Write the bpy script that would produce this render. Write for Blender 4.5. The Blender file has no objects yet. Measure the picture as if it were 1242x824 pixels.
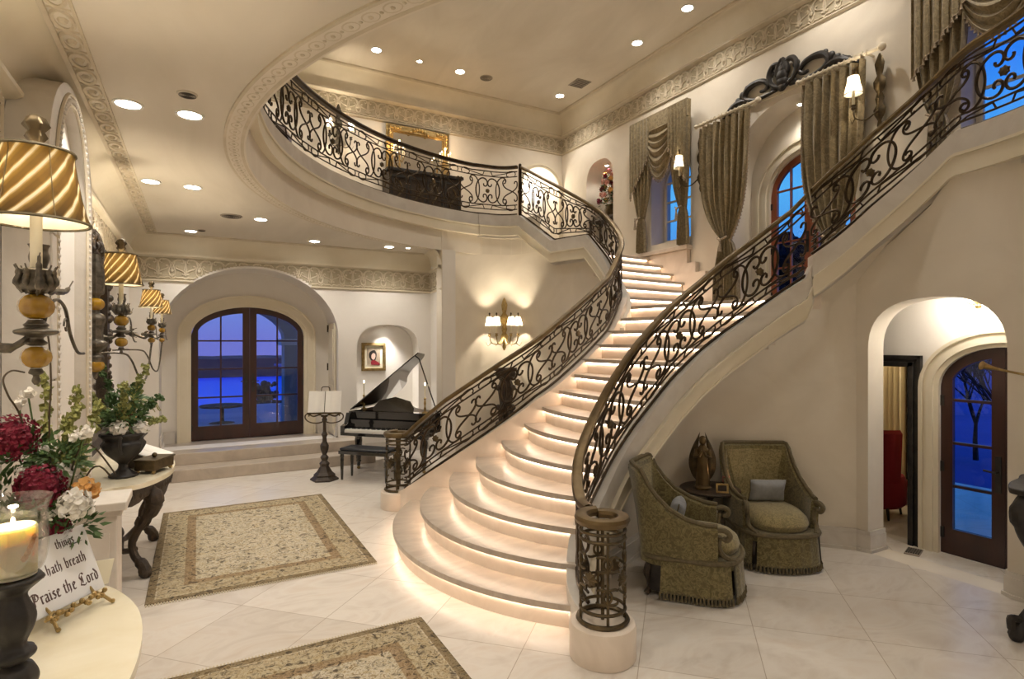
import bpy, bmesh, math, random
from math import sin, cos, pi, radians, atan2, hypot, sqrt
from mathutils import Vector, Matrix
from mathutils.geometry import tessellate_polygon
random.seed(7)
C = bpy.context.scene.collection
SC = bpy.context.scene

# ---------------------------------------------------------------- materials
def _m(name):
    m = bpy.data.materials.new(name); m.use_nodes = True
    nt = m.node_tree; b = nt.nodes['Principled BSDF']
    return m, nt, b
def _ramp(nt, fac, stops):
    r = nt.nodes.new('ShaderNodeValToRGB')
    e = r.color_ramp.elements
    while len(e) < len(stops): e.new(.5)
    for i, (p, c) in enumerate(stops):
        e[i].position = p; e[i].color = (c[0], c[1], c[2], 1)
    nt.links.new(fac, r.inputs['Fac']); return r.outputs['Color']
def _noise(nt, scale, detail=4, rough=.55, dist=0, stretch=None, coord='Object'):
    tc = nt.nodes.new('ShaderNodeTexCoord'); mp = nt.nodes.new('ShaderNodeMapping')
    nt.links.new(tc.outputs[coord], mp.inputs['Vector'])
    if stretch: mp.inputs['Scale'].default_value = stretch
    n = nt.nodes.new('ShaderNodeTexNoise'); n.inputs['Scale'].default_value = scale
    n.inputs['Detail'].default_value = detail; n.inputs['Roughness'].default_value = rough
    n.inputs['Distortion'].default_value = dist
    nt.links.new(mp.outputs['Vector'], n.inputs['Vector']); return n.outputs['Fac'], mp
def mat(name, col, rough=.6, metal=0, var=None, scale=4, bump=0, bscale=None, spec=.5, stretch=None, dist=0, coat=0, detail=4, coord='Object'):
    m, nt, b = _m(name)
    b.inputs['Roughness'].default_value = rough; b.inputs['Metallic'].default_value = metal
    b.inputs['Specular IOR Level'].default_value = spec
    if coat: b.inputs['Coat Weight'].default_value = coat
    if var:
        f, mp = _noise(nt, scale, detail=detail, dist=dist, stretch=stretch, coord=coord)
        c = _ramp(nt, f, [(.3, col), (.7, var)])
        nt.links.new(c, b.inputs['Base Color'])
    else: b.inputs['Base Color'].default_value = (*col, 1)
    if bump:
        f, mp = _noise(nt, bscale or scale * 3, stretch=stretch)
        bp = nt.nodes.new('ShaderNodeBump'); bp.inputs['Strength'].default_value = bump; bp.inputs['Distance'].default_value = .01
        nt.links.new(f, bp.inputs['Height']); nt.links.new(bp.outputs['Normal'], b.inputs['Normal'])
    return m
def emis(name, col, s):
    m, nt, b = _m(name)
    b.inputs['Base Color'].default_value = (*col, 1)
    b.inputs['Emission Color'].default_value = (*col, 1); b.inputs['Emission Strength'].default_value = s
    return m
M = {}
M['plaster'] = mat('plaster', (.72, .65, .545), .75, var=(.80, .735, .63), scale=1.3, bump=.15, bscale=9, dist=1.2)
M['plaster_ceiling'] = mat('plaster_ceiling', (.66, .60, .50), .7, var=(.76, .70, .60), scale=1.1, bump=.12, bscale=6, dist=1.5, stretch=(1, .35, 1))
M['plaster_white'] = mat('plaster_white', (.80, .76, .70), .7, var=(.86, .82, .77), scale=1.5, bump=.1, bscale=8)
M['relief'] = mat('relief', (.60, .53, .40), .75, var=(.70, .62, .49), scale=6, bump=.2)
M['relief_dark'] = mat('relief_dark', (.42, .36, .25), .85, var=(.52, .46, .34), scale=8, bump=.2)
M['cream'] = mat('cream', (.74, .67, .52), .6, var=(.80, .73, .59), scale=3)
M['stone'] = mat('stone', (.60, .55, .49), .7, var=(.70, .66, .60), scale=3, bump=.2, bscale=20, dist=1)
M['stone_dark'] = mat('stone_dark', (.36, .31, .23), .8, var=(.46, .41, .31), scale=3, bump=.2, bscale=20, dist=1)
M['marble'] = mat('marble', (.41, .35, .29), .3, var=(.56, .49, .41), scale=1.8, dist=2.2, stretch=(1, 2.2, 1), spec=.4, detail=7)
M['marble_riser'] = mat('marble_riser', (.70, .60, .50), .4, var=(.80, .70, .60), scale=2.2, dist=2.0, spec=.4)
M['marble_top'] = mat('marble_top', (.80, .72, .52), .18, var=(.88, .82, .66), scale=2.2, dist=2.2)
M['iron'] = mat('iron', (.032, .021, .012), .42, .7, var=(.075, .048, .024), scale=9)
M['bronze'] = mat('bronze', (.10, .066, .028), .4, .7, var=(.18, .125, .058), scale=7)
M['bronze_dark'] = mat('bronze_dark', (.06, .045, .025), .4, .7, var=(.14, .10, .05), scale=14)
M['pewter'] = mat('pewter', (.055, .048, .038), .38, .7, var=(.19, .165, .13), scale=22)
M['gilt'] = mat('gilt', (.26, .18, .07), .38, .85, var=(.52, .38, .17), scale=20)
M['amber'] = mat('amber', (.27, .14, .008), .15, var=(.46, .26, .02), scale=12, coat=.5)
M['dark_wood'] = mat('dark_wood', (.022, .007, .005), .35, var=(.055, .017, .010), scale=5, stretch=(1, 1, .15), coat=.3)
M['black_wood'] = mat('black_wood', (.005, .004, .0035), .5, var=(.03, .024, .02), scale=12, bump=.2)
M['red_wood'] = mat('red_wood', (.22, .06, .025), .35, var=(.34, .10, .045), scale=5, stretch=(1, 1, .15), coat=.3)
M['carved_wood'] = mat('carved_wood', (.018, .011, .006), .5, var=(.055, .034, .018), scale=24, bump=.4)
M['piano_black'] = mat('piano_black', (.006, .006, .007), .08, coat=1.0)
M['ivory'] = mat('ivory', (.85, .83, .78), .3)
M['leather'] = mat('leather', (.012, .014, .02), .4)
M['wax'] = mat('wax', (.86, .80, .62), .5)
M['paper'] = mat('paper', (.86, .84, .80), .7, var=(.9, .88, .84), scale=5)
M['plaque'] = mat('plaque', (.84, .85, .88), .45, var=(.90, .90, .92), scale=5)
M['ink'] = mat('ink', (.10, .06, .06), .7)
M['flame'] = emis('flame', (1, .80, .5), 9)
M['bulb'] = emis('bulb', (1, .86, .66), 30)
M['lens'] = emis('lens', (1, .93, .82), 22)
M['led'] = emis('led', (1, .80, .62), 13)
M['red_fabric'] = mat('red_fabric', (.22, .005, .015), .8)
M['cushion_grey'] = mat('cushion_grey', (.22, .23, .24), .55, var=(.30, .31, .33), scale=18)
M['rug_fringe'] = mat('rug_fringe', (.55, .47, .33), .9)
M['grille'] = mat('grille', (.38, .33, .27), .6)
M['vent_dark'] = mat('vent_dark', (.06, .05, .04), .7)
M['switch'] = mat('switch', (.8, .78, .72), .4)
M['mirror'] = mat('mirror', (.85, .85, .86), .03, 1)
M['leaf'] = mat('leaf', (.03, .075, .02), .6, var=(.10, .17, .05), scale=30)
M['leaf_olive'] = mat('leaf_olive', (.20, .22, .06), .6, var=(.38, .38, .13), scale=30)
M['petal_red'] = mat('petal_red', (.14, .004, .018), .6, var=(.30, .012, .05), scale=40)
M['petal_white'] = mat('petal_white', (.82, .78, .72), .6, var=(.9, .88, .84), scale=20)
M['petal_orange'] = mat('petal_orange', (.62, .30, .07), .6, var=(.78, .48, .18), scale=20)
M['petal_pink'] = mat('petal_pink', (.62, .22, .18), .6, var=(.80, .50, .42), scale=20)
M['twig'] = mat('twig', (.06, .04, .02), .7)
M['porcelain'] = mat('porcelain', (.72, .70, .66), .3)
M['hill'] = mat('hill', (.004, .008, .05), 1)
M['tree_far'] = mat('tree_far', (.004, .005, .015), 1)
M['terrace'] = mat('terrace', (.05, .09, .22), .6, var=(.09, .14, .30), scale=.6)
M['porch'] = mat('porch', (.32, .30, .28), .8)
def fabric(name, a, b, bb, scale=14, rough=.85):
    m, nt, bs = _m(name)
    f, mp = _noise(nt, scale, detail=2, rough=.5, dist=2.5)
    c = _ramp(nt, f, [(.38, a), (.5, b), (.56, bb), (.66, a)])
    nt.links.new(c, bs.inputs['Base Color']); bs.inputs['Roughness'].default_value = rough
    bs.inputs['Sheen Weight'].default_value = .3
    f2, _ = _noise(nt, 160)
    bp = nt.nodes.new('ShaderNodeBump'); bp.inputs['Strength'].default_value = .25; bp.inputs['Distance'].default_value = .004
    nt.links.new(f2, bp.inputs['Height']); nt.links.new(bp.outputs['Normal'], bs.inputs['Normal'])
    return m
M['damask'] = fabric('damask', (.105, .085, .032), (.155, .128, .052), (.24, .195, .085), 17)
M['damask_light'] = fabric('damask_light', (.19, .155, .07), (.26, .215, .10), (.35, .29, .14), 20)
M['welt'] = mat('welt', (.085, .068, .032), .7, var=(.15, .115, .06), scale=40)
M['curtain'] = fabric('curtain', (.185, .138, .066), (.235, .178, .088), (.30, .235, .125), 7, .6)
M['tassel'] = mat('tassel', (.22, .17, .11), .8, var=(.45, .36, .26), scale=60)
# floor: large diagonal marble tiles with thin joints
def floor_mat():
    m, nt, b = _m('floor_tiles'); L = nt.links
    tc = nt.nodes.new('ShaderNodeTexCoord'); mp = nt.nodes.new('ShaderNodeMapping')
    L.new(tc.outputs['Object'], mp.inputs['Vector']); mp.inputs['Rotation'].default_value = (0, 0, radians(45)); mp.inputs['Location'].default_value = (.23, .1, 0)
    br = nt.nodes.new('ShaderNodeTexBrick'); br.offset = 0; br.squash = 1
    br.inputs['Scale'].default_value = 1; br.inputs['Mortar Size'].default_value = .003
    br.inputs['Brick Width'].default_value = .74; br.inputs['Row Height'].default_value = .74; br.inputs['Mortar Smooth'].default_value = .2
    br.inputs['Color1'].default_value = (.63, .59, .54, 1); br.inputs['Color2'].default_value = (.74, .705, .66, 1); br.inputs['Mortar'].default_value = (.42, .36, .29, 1)
    L.new(mp.outputs['Vector'], br.inputs['Vector'])
    f, _ = _noise(nt, 1.6, detail=7, dist=2.0, stretch=(1, 1.8, 1))
    c = _ramp(nt, f, [(.25, (.80, .74, .68)), (.5, (1, .98, .95)), (.75, (.88, .80, .72))])
    mx = nt.nodes.new('ShaderNodeMix'); mx.data_type = 'RGBA'; mx.blend_type = 'MULTIPLY'; mx.inputs[0].default_value = .9
    L.new(br.outputs['Color'], mx.inputs[6]); L.new(c, mx.inputs[7]); L.new(mx.outputs[2], b.inputs['Base Color'])
    b.inputs['Roughness'].default_value = .3; b.inputs['Specular IOR Level'].default_value = .35
    return m
M['floor'] = floor_mat()
# rug: borders from object coordinates, floral speckle
def rug_mat(W, D):
    m, nt, b = _m('rug_wool'); L = nt.links
    tc = nt.nodes.new('ShaderNodeTexCoord'); sx = nt.nodes.new('ShaderNodeSeparateXYZ'); L.new(tc.outputs['Object'], sx.inputs[0])
    def mth(op, a, bb=None):
        n = nt.nodes.new('ShaderNodeMath'); n.operation = op
        for i, v in enumerate((a, bb)):
            if v is None: continue
            if isinstance(v, (int, float)): n.inputs[i].default_value = v
            else: L.new(v, n.inputs[i])
        return n.outputs[0]
    ex = mth('SUBTRACT', W / 2, mth('ABSOLUTE', sx.outputs[0])); ey = mth('SUBTRACT', D / 2, mth('ABSOLUTE', sx.outputs[1]))
    e = mth('MINIMUM', ex, ey)
    base = _ramp(nt, mth('DIVIDE', e, .6), [(0, (.22, .175, .11)), (.10, (.26, .21, .135)), (.105, (.55, .50, .41)), (.13, (.42, .365, .27)), (.42, (.44, .39, .29)), (.43, (.29, .22, .14)), (.56, (.33, .25, .165)), (.57, (.50, .46, .38)), (1, (.53, .49, .42))])
    base.node.color_ramp.interpolation = 'LINEAR'
    f, _ = _noise(nt, 17, detail=4, rough=.75, dist=1.2)
    sp = _ramp(nt, f, [(.37, (.16, .14, .12)), (.45, (.70, .66, .58)), (.53, (1.2, 1.18, 1.1)), (.62, (.60, .50, .34)), (.68, (.35, .28, .18))])
    f2, _ = _noise(nt, 7, detail=3, dist=3)
    sp2 = _ramp(nt, f2, [(.35, (.80, .76, .66)), (.5, (1, 1, 1)), (.65, (.86, .80, .66))])
    o = base
    for s in (sp, sp2):
        mx = nt.nodes.new('ShaderNodeMix'); mx.data_type = 'RGBA'; mx.blend_type = 'MULTIPLY'; mx.inputs[0].default_value = 1
        L.new(o, mx.inputs[6]); L.new(s, mx.inputs[7]); o = mx.outputs[2]
    L.new(o, b.inputs['Base Color']); b.inputs['Roughness'].default_value = .95
    bp = nt.nodes.new('ShaderNodeBump'); bp.inputs['Strength'].default_value = .3; bp.inputs['Distance'].default_value = .005
    L.new(f, bp.inputs['Height']); L.new(bp.outputs['Normal'], b.inputs['Normal'])
    return m
# pleated shade: alternating sheer and dark spiral stripes, lit from the bulb inside
def shade_mat(name='shade_silk', k=1.0):
    m, nt, b = _m(name); L = nt.links
    tc = nt.nodes.new('ShaderNodeTexCoord'); sx = nt.nodes.new('ShaderNodeSeparateXYZ'); L.new(tc.outputs['Object'], sx.inputs[0])
    at = nt.nodes.new('ShaderNodeMath'); at.operation = 'ARCTAN2'; L.new(sx.outputs[1], at.inputs[0]); L.new(sx.outputs[0], at.inputs[1])
    def mth(op, a, bb=0):
        n = nt.nodes.new('ShaderNodeMath'); n.operation = op
        for i, v in enumerate((a, bb)):
            if isinstance(v, (int, float)): n.inputs[i].default_value = v
            else: L.new(v, n.inputs[i])
        return n.outputs[0]
    ph = mth('ADD', mth('MULTIPLY', at.outputs[0], 13), mth('MULTIPLY', sx.outputs[2], -72*k))
    s = mth('ADD', mth('MULTIPLY', mth('SINE', ph), .35), .5)
    s = mth('ADD', s, mth('MULTIPLY', mth('SINE', mth('MULTIPLY', ph, 2.0)), .12))
    c = _ramp(nt, s, [(.35, (.035, .020, .005)), (.60, (.10, .062, .016)), (.76, (.42, .32, .16)), (.86, (.90, .84, .68))])
    L.new(c, b.inputs['Base Color']); b.inputs['Roughness'].default_value = .8
    tr = nt.nodes.new('ShaderNodeBsdfTranslucent'); L.new(c, tr.inputs['Color'])
    mix = nt.nodes.new('ShaderNodeMixShader'); mix.inputs[0].default_value = .6
    L.new(b.outputs[0], mix.inputs[1]); L.new(tr.outputs[0], mix.inputs[2]); L.new(mix.outputs[0], nt.nodes['Material Output'].inputs['Surface'])
    return m
M['shade'] = shade_mat(); M['shade_small'] = shade_mat('shade_silk_small', 1.7)
def pale_shade():
    m, nt, b = _m('shade_pale'); b.inputs['Base Color'].default_value = (.97,.90,.72,1)
    tr = nt.nodes.new('ShaderNodeBsdfTranslucent'); tr.inputs['Color'].default_value = (1,.93,.74,1)
    mix = nt.nodes.new('ShaderNodeMixShader'); mix.inputs[0].default_value = .75
    nt.links.new(b.outputs[0], mix.inputs[1]); nt.links.new(tr.outputs[0], mix.inputs[2]); nt.links.new(mix.outputs[0], nt.nodes['Material Output'].inputs['Surface'])
    return m
M['shade_pale'] = pale_shade()
M['shade_lining'] = mat('shade_lining', (.88, .84, .76), .8)
def glass(name, tint=(.9, .95, 1), rough=0.0, gloss=.09):
    m, nt, b = _m(name); L = nt.links
    t = nt.nodes.new('ShaderNodeBsdfTransparent'); t.inputs[0].default_value = (*tint, 1)
    g = nt.nodes.new('ShaderNodeBsdfGlossy'); g.inputs['Roughness'].default_value = rough
    x = nt.nodes.new('ShaderNodeMixShader'); x.inputs[0].default_value = gloss
    L.new(t.outputs[0], x.inputs[1]); L.new(g.outputs[0], x.inputs[2]); L.new(x.outputs[0], nt.nodes['Material Output'].inputs['Surface'])
    return m
M['glass'] = glass('window_glass', (.82, .90, 1), .02, .05); M['glass_clear'] = glass('clear_glass', (.90, .90, .89), .03, .16)
def lake_mat():
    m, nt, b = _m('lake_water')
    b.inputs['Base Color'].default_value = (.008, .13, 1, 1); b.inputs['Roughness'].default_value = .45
    b.inputs['Specular IOR Level'].default_value = .4
    return m
M['lake'] = lake_mat()

# ---------------------------------------------------------------- mesh collector
class MB:
    def __init__(s): s.v = []; s.f = []; s.mi = []; s.cur = 0
    def add(s, vs, fs):
        o = len(s.v); s.v += [tuple(v) for v in vs]; s.f += [tuple(i + o for i in f) for f in fs]; s.mi += [s.cur] * len(fs); return s
    def box(s, a, b):
        x0, y0, z0 = a; x1, y1, z1 = b
        return s.add([(x0,y0,z0),(x1,y0,z0),(x1,y1,z0),(x0,y1,z0),(x0,y0,z1),(x1,y0,z1),(x1,y1,z1),(x0,y1,z1)],
                     [(0,3,2,1),(4,5,6,7),(0,1,5,4),(1,2,6,5),(2,3,7,6),(3,0,4,7)])
    def cbox(s, c, d, rz=0, tilt=None):
        m = Matrix.Translation(c) @ Matrix.Rotation(rz, 4, 'Z')
        if tilt: m = m @ tilt
        t = MB().box((-d[0]/2,-d[1]/2,-d[2]/2),(d[0]/2,d[1]/2,d[2]/2))
        return s.add([m @ Vector(v) for v in t.v], t.f)
    def tube(s, P, r, n=6, cap=True, up=None):
        P = [Vector(p) for p in P]
        Q = [P[0]]
        for p in P[1:]:
            if (p - Q[-1]).length > 1e-5: Q.append(p)
        P = Q
        if len(P) < 2: return s
        rs = r if isinstance(r, (list, tuple)) else None
        N = None; vs = []
        for i, p in enumerate(P):
            T = (P[min(i+1, len(P)-1)] - P[max(i-1, 0)])
            if T.length < 1e-9: T = Vector((0,0,1))
            T.normalize()
            if N is None: N = T.orthogonal().normalized()
            else:
                N = N - T * N.dot(T)
                N = N.normalized() if N.length > 1e-6 else T.orthogonal().normalized()
            B = T.cross(N)
            rr = rs[min(int(i * len(rs) / len(P)), len(rs)-1)] if rs and len(rs) != len(P) else (rs[i] if rs else r)
            for k in range(n):
                a = 2*pi*k/n; vs.append(p + (N*cos(a) + B*sin(a)) * rr)
        fs = [(i*n+k, i*n+(k+1)%n, (i+1)*n+(k+1)%n, (i+1)*n+k) for i in range(len(P)-1) for k in range(n)]
        if cap: fs += [tuple(range(n-1,-1,-1)), tuple((len(P)-1)*n+k for k in range(n))]
        return s.add(vs, fs)
    def lathe(s, prof, c=(0,0,0), n=24, sx=1, sy=1, flute=0, nf=0):
        vs = []; fs = []
        for r, z in prof:
            for k in range(n):
                a = 2*pi*k/n; rr = r * (1 + flute * cos(nf*a))
                vs.append((c[0]+rr*cos(a)*sx, c[1]+rr*sin(a)*sy, c[2]+z))
        for i in range(len(prof)-1):
            for k in range(n): fs.append((i*n+k, i*n+(k+1)%n, (i+1)*n+(k+1)%n, (i+1)*n+k))
        fs += [tuple(range(n-1,-1,-1)), tuple((len(prof)-1)*n+k for k in range(n))]
        return s.add(vs, fs)
    def ball(s, c, r, n=10, m=6, sc=(1,1,1)):
        return s.lathe([(max(r*sin(pi*i/m), 1e-4)*1, -r*cos(pi*i/m)*sc[2]) for i in range(m+1)], c, n, sc[0], sc[1])
    def prism(s, poly, z0, z1):
        n = len(poly); vs = [(x,y,z0) for x,y in poly] + [(x,y,z1) for x,y in poly]
        tri = tessellate_polygon([[Vector((x,y,0)) for x,y in poly]])
        fs = [tuple(t) for t in tri] + [tuple(i+n for i in t) for t in tri]
        fs += [(i,(i+1)%n,n+(i+1)%n,n+i) for i in range(n)]
        return s.add(vs, fs)
    def ext(s, loops, f, d):
        """loops of 2-D points (outline first, then holes); f maps (u,v,w) to 3-D; w runs 0..d"""
        pts = [p for l in loops for p in l]; n = len(pts)
        tri = tessellate_polygon([[Vector((p[0],p[1],0)) for p in l] for l in loops])
        vs = [f(p[0],p[1],0) for p in pts] + [f(p[0],p[1],d) for p in pts]
        fs = [tuple(t) for t in tri] + [tuple(i+n for i in t) for t in tri]
        o = 0
        for l in loops:
            m = len(l); fs += [(o+i, o+(i+1)%m, n+o+(i+1)%m, n+o+i) for i in range(m)]; o += m
        return s.add(vs, fs)
    def grid(s, rows, close=False):
        n = len(rows[0]); vs = [p for r in rows for p in r]
        fs = [(i*n+k, i*n+(k+1)%n, (i+1)*n+(k+1)%n, (i+1)*n+k) for i in range(len(rows)-1) for k in range(n if close else n-1)]
        return s.add(vs, fs)
    def xf(s, m):
        s.v = [tuple(m @ Vector(v)) for v in s.v]; return s
    def build(s, name, mt, parent=None, smooth=35, bevel=0, mats=None):
        me = bpy.data.meshes.new(name); me.from_pydata(s.v, [], s.f)
        for x in (mats or [mt]): me.materials.append(x)
        if mats: me.polygons.foreach_set('material_index', s.mi)
        bm = bmesh.new(); bm.from_mesh(me); bmesh.ops.recalc_face_normals(bm, faces=bm.faces); bm.to_mesh(me); bm.free()
        if smooth:
            me.polygons.foreach_set('use_smooth', [True]*len(me.polygons)); me.set_sharp_from_angle(angle=radians(smooth))
        me.update()
        o = bpy.data.objects.new(name, me); C.objects.link(o)
        if parent: o.parent = parent
        if bevel:
            b = o.modifiers.new('bevel', 'BEVEL'); b.width = bevel; b.segments = 2; b.limit_method = 'ANGLE'
        return o

def tag(o, label=None, cat=None, group=None, kind=None):
    if label: o['label'] = label
    if cat: o['category'] = cat
    if group: o['group'] = group
    if kind: o['kind'] = kind
    return o
def thing(name, label, cat, loc=(0,0,0), rz=0, group=None, scale=1):
    o = bpy.data.objects.new(name, None); C.objects.link(o); o.location = loc; o.rotation_euler = (0,0,rz); o.scale = (scale,)*3
    o.empty_display_size = .1
    return tag(o, label, cat, group)
def copy_tree(o, parent=None):
    c = o.copy(); C.objects.link(c); c.parent = parent
    if parent is not None: c.matrix_parent_inverse = o.matrix_parent_inverse.copy()
    for ch in [x for x in bpy.data.objects if x.parent is o]: copy_tree(ch, c)
    return c
def dup(o, loc, rz=None, label=None, group=None, scale=None):
    c = copy_tree(o); c.location = loc
    if rz is not None: c.rotation_euler = (0,0,rz)
    if label: c['label'] = label
    if group: c['group'] = group
    if scale: c.scale = (scale,)*3
    return c
def struct(name, mb, m, parent=None, smooth=35, **k):
    o = mb.build(name, m, parent, smooth, **k)
    if not parent: o['kind'] = 'structure'
    return o
def light(kind, name, loc, energy, col=(1,.82,.6), parent=None, size=.05, spot=None, blend=1, target=None):
    d = bpy.data.lights.new(name, kind); d.energy = energy; d.color = col
    if kind == 'AREA': d.size = size
    else: d.shadow_soft_size = size
    if kind == 'SPOT': d.spot_size = radians(spot or 120); d.spot_blend = blend
    o = bpy.data.objects.new(name, d); C.objects.link(o); o.location = loc
    if target is not None:
        v = Vector(target) - Vector(loc); o.rotation_euler = v.to_track_quat('-Z', 'Y').to_euler()
    if parent: o.parent = parent
    return o
def arch(u0, u1, v0, vs, vt, n=24, e=2.0):
    """outline of an arched opening: bottom v0, springing vs, crown vt"""
    c = (u0+u1)/2; a = (u1-u0)/2; P = [(u0, v0)]
    for i in range(n+1):
        t = pi - pi*i/n
        P.append((c + a*math.copysign(abs(cos(t))**(2/e), cos(t)), vs + (vt-vs)*abs(sin(t))**(2/e)))
    P.append((u1, v0)); return P
def rect(u0, u1, v0, v1): return [(u0,v0),(u1,v0),(u1,v1),(u0,v1)]
def cr(P, n=12):
    out = []; Q = [P[0]] + P + [P[-1]]
    for i in range(1, len(Q)-2):
        p0,p1,p2,p3 = Q[i-1:i+3]
        for k in range(n):
            t = k/n
            out.append(tuple(.5*((2*p1[j])+(-p0[j]+p2[j])*t+(2*p0[j]-5*p1[j]+4*p2[j]-p3[j])*t*t+(-p0[j]+3*p1[j]-3*p2[j]+p3[j])*t**3) for j in range(len(p1))))
    out.append(tuple(P[-1])); return out
class Path:
    """a plan curve measured by its length"""
    def __init__(s, P):
        s.P = P; s.L = [0]
        for a, b in zip(P, P[1:]): s.L.append(s.L[-1] + hypot(b[0]-a[0], b[1]-a[1]))
        s.len = s.L[-1]
    def at(s, l):
        l = max(0, min(s.len, l))
        lo, hi = 0, len(s.L)-1
        while hi-lo > 1:
            m = (lo+hi)//2
            if s.L[m] <= l: lo = m
            else: hi = m
        t = (l-s.L[lo])/max(1e-9, s.L[hi]-s.L[lo]); a, b = s.P[lo], s.P[hi]
        d = hypot(b[0]-a[0], b[1]-a[1]) or 1
        return a[0]+(b[0]-a[0])*t, a[1]+(b[1]-a[1])*t, (b[0]-a[0])/d, (b[1]-a[1])/d
    def nrm(s, l, e=.05):
        a = s.at(l-e); b = s.at(l+e); dx, dy = b[0]-a[0], b[1]-a[1]; d = hypot(dx, dy) or 1
        return -dy/d, dx/d           # left-hand normal
def sm(P, n=4): return cr([tuple(p) for p in P], n)
def interp(T, x):
    if x <= T[0][0]: return T[0][1]
    for (a, b), (c, d) in zip(T, T[1:]):
        if x <= c: return b + (d-b)*(x-a)/max(1e-9, c-a)
    return T[-1][1]
# -------- scrolls drawn in 2-D: curvature grows towards both ends
def scroll(p0, p1, turns=1.0, s_type=False, flip=1, mid=.35, n=40, pw=1.8):
    def run(g0, g1):
        x = y = 0; a = 0; pts = [(0,0)]
        for i in range(n):
            t = (i+.5)/n*2-1
            k = mid*pi*.9 + (abs(t)**pw)*turns*2*pi*(pw+1)*.85
            sg = (g0 if t < 0 else g1)
            if s_type: kk = k*sg*min(1, abs(t)*4)
            else: kk = k*sg
            a += kk*1/n; st = 2/n*(1-.45*abs(t)**2)
            a += kk*1/n
            x += cos(a)*st; y += sin(a)*st; pts.append((x,y))
        return pts
    pts = run(1, -1 if s_type else 1)
    # outermost chord: use the points a quarter in from each end as anchors
    ax, ay = pts[0]; bx, by = pts[-1]
    d = hypot(bx-ax, by-ay) or 1e-6
    sc = hypot(p1[0]-p0[0], p1[1]-p0[1])/d
    th = atan2(p1[1]-p0[1], p1[0]-p0[0]); ph = atan2(by-ay, bx-ax)
    out = []
    for x, y in pts:
        x -= ax; y -= ay
        u = (x*cos(-ph) - y*sin(-ph))*sc; v = (x*sin(-ph) + y*cos(-ph))*sc*flip
        out.append((p0[0]+u*cos(th)-v*sin(th), p0[1]+u*sin(th)+v*cos(th)))
    return out
# ================================================================ THE PLACE
RI = .18                                    # riser height
XL, XU, YB, YU = -.9, 7.6, 10.2, 11.33      # left wall, upper window wall, lower back wall, upper back wall
ZC, ZT = 3.64, 7.34                         # lower and upper ceilings
CX, CY, RO = 4.89, 4.95, 4.55               # round opening
CLp = [(2.14,6.76),(2.24,6.4),(2.55,6.05),(3.0,5.78),(3.5,5.7),(4.0,5.8),(4.5,5.96),(5.0,6.18),(5.38,6.48),(5.55,6.85),(5.56,7.35),(5.45,7.95),(5.36,8.6),(5.24,9.15),(4.95,9.42),(4.5,9.49)]
CRp = [(2.27,2.92),(2.36,3.3),(2.65,3.68),(3.1,3.93),(3.6,3.98),(4.1,3.93),(4.6,3.76),(5.05,3.45),(5.4,3.08),(5.62,2.7),(5.68,2.3),(5.6,1.85),(5.45,1.4),(5.3,.9)]
PL, PR = Path(cr(CLp)), Path(cr(CRp))
zL = [(0,.2),(.23,.26),(.76,.63),(1.39,1.06),(1.83,1.36),(2.23,1.57),(2.64,1.80),(3.25,2.15),(3.47,2.34),(3.66,2.52),(3.95,2.68),(4.18,2.84),(4.52,3.26),(4.86,3.6),(5.0,3.74),(5.82,3.76),(6.73,4.36),(8,4.36)]
rL = [(0,.86),(.23,.92),(.76,1.34),(1.39,1.76),(1.83,2.03),(2.23,2.28),(2.64,2.52),(3.25,2.87),(3.66,3.24),(3.95,3.44),(4.34,3.76),(4.69,4.05),(5.10,4.31),(5.66,4.65),(6.32,5.03),(6.73,5.26),(8,5.27)]
zR = [(0,.2),(.5,.28),(1.23,.74),(1.37,.86),(1.54,1.03),(1.76,1.25),(1.98,1.45),(2.19,1.65),(2.5,1.91),(2.75,2.09),(2.99,2.25),(3.25,2.44),(3.55,2.64),(3.56,2.82),(3.74,2.95),(3.88,3.07),(4.07,3.25),(4.27,3.42),(4.49,3.61),(4.7,3.79),(5.3,3.82),(6.6,4.4)]
rR = [(0,.88),(.33,.89),(.6,1.0),(1.0,1.25),(1.23,1.43),(1.37,1.56),(1.54,1.74),(1.76,1.97),(1.98,2.17),(2.19,2.35),(2.5,2.58),(2.75,2.78),(2.99,2.95),(3.25,3.15),(3.38,3.25),(3.6,3.48),(3.74,3.62),(3.88,3.74),(4.07,3.92),(4.27,4.09),(4.49,4.27),(4.7,4.44),(4.81,4.50),(5.3,4.62),(6.6,5.2)]
fn = lambda T: (lambda l: interp(T, l))

def ribbon(mb, path, l0, l1, o0, o1, zlo, zhi, step=.06, caps=True):
    """solid strip along a plan curve between two sideways offsets and two heights"""
    n = max(2, int((l1-l0)/step)); rows = []
    for i in range(n+1):
        l = l0 + (l1-l0)*i/n; x, y, _, _ = path.at(l); nx, ny = path.nrm(l)
        a, b = (zlo(l) if callable(zlo) else zlo), (zhi(l) if callable(zhi) else zhi)
        rows.append([(x+nx*o0,y+ny*o0,a),(x+nx*o1,y+ny*o1,a),(x+nx*o1,y+ny*o1,b),(x+nx*o0,y+ny*o0,b)])
    k = len(mb.v); mb.grid(rows, close=True)
    if caps: mb.f += [(k+3,k+2,k+1,k), tuple(k+4*n+i for i in range(4))]; mb.mi += [mb.cur]*2
    return mb

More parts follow.
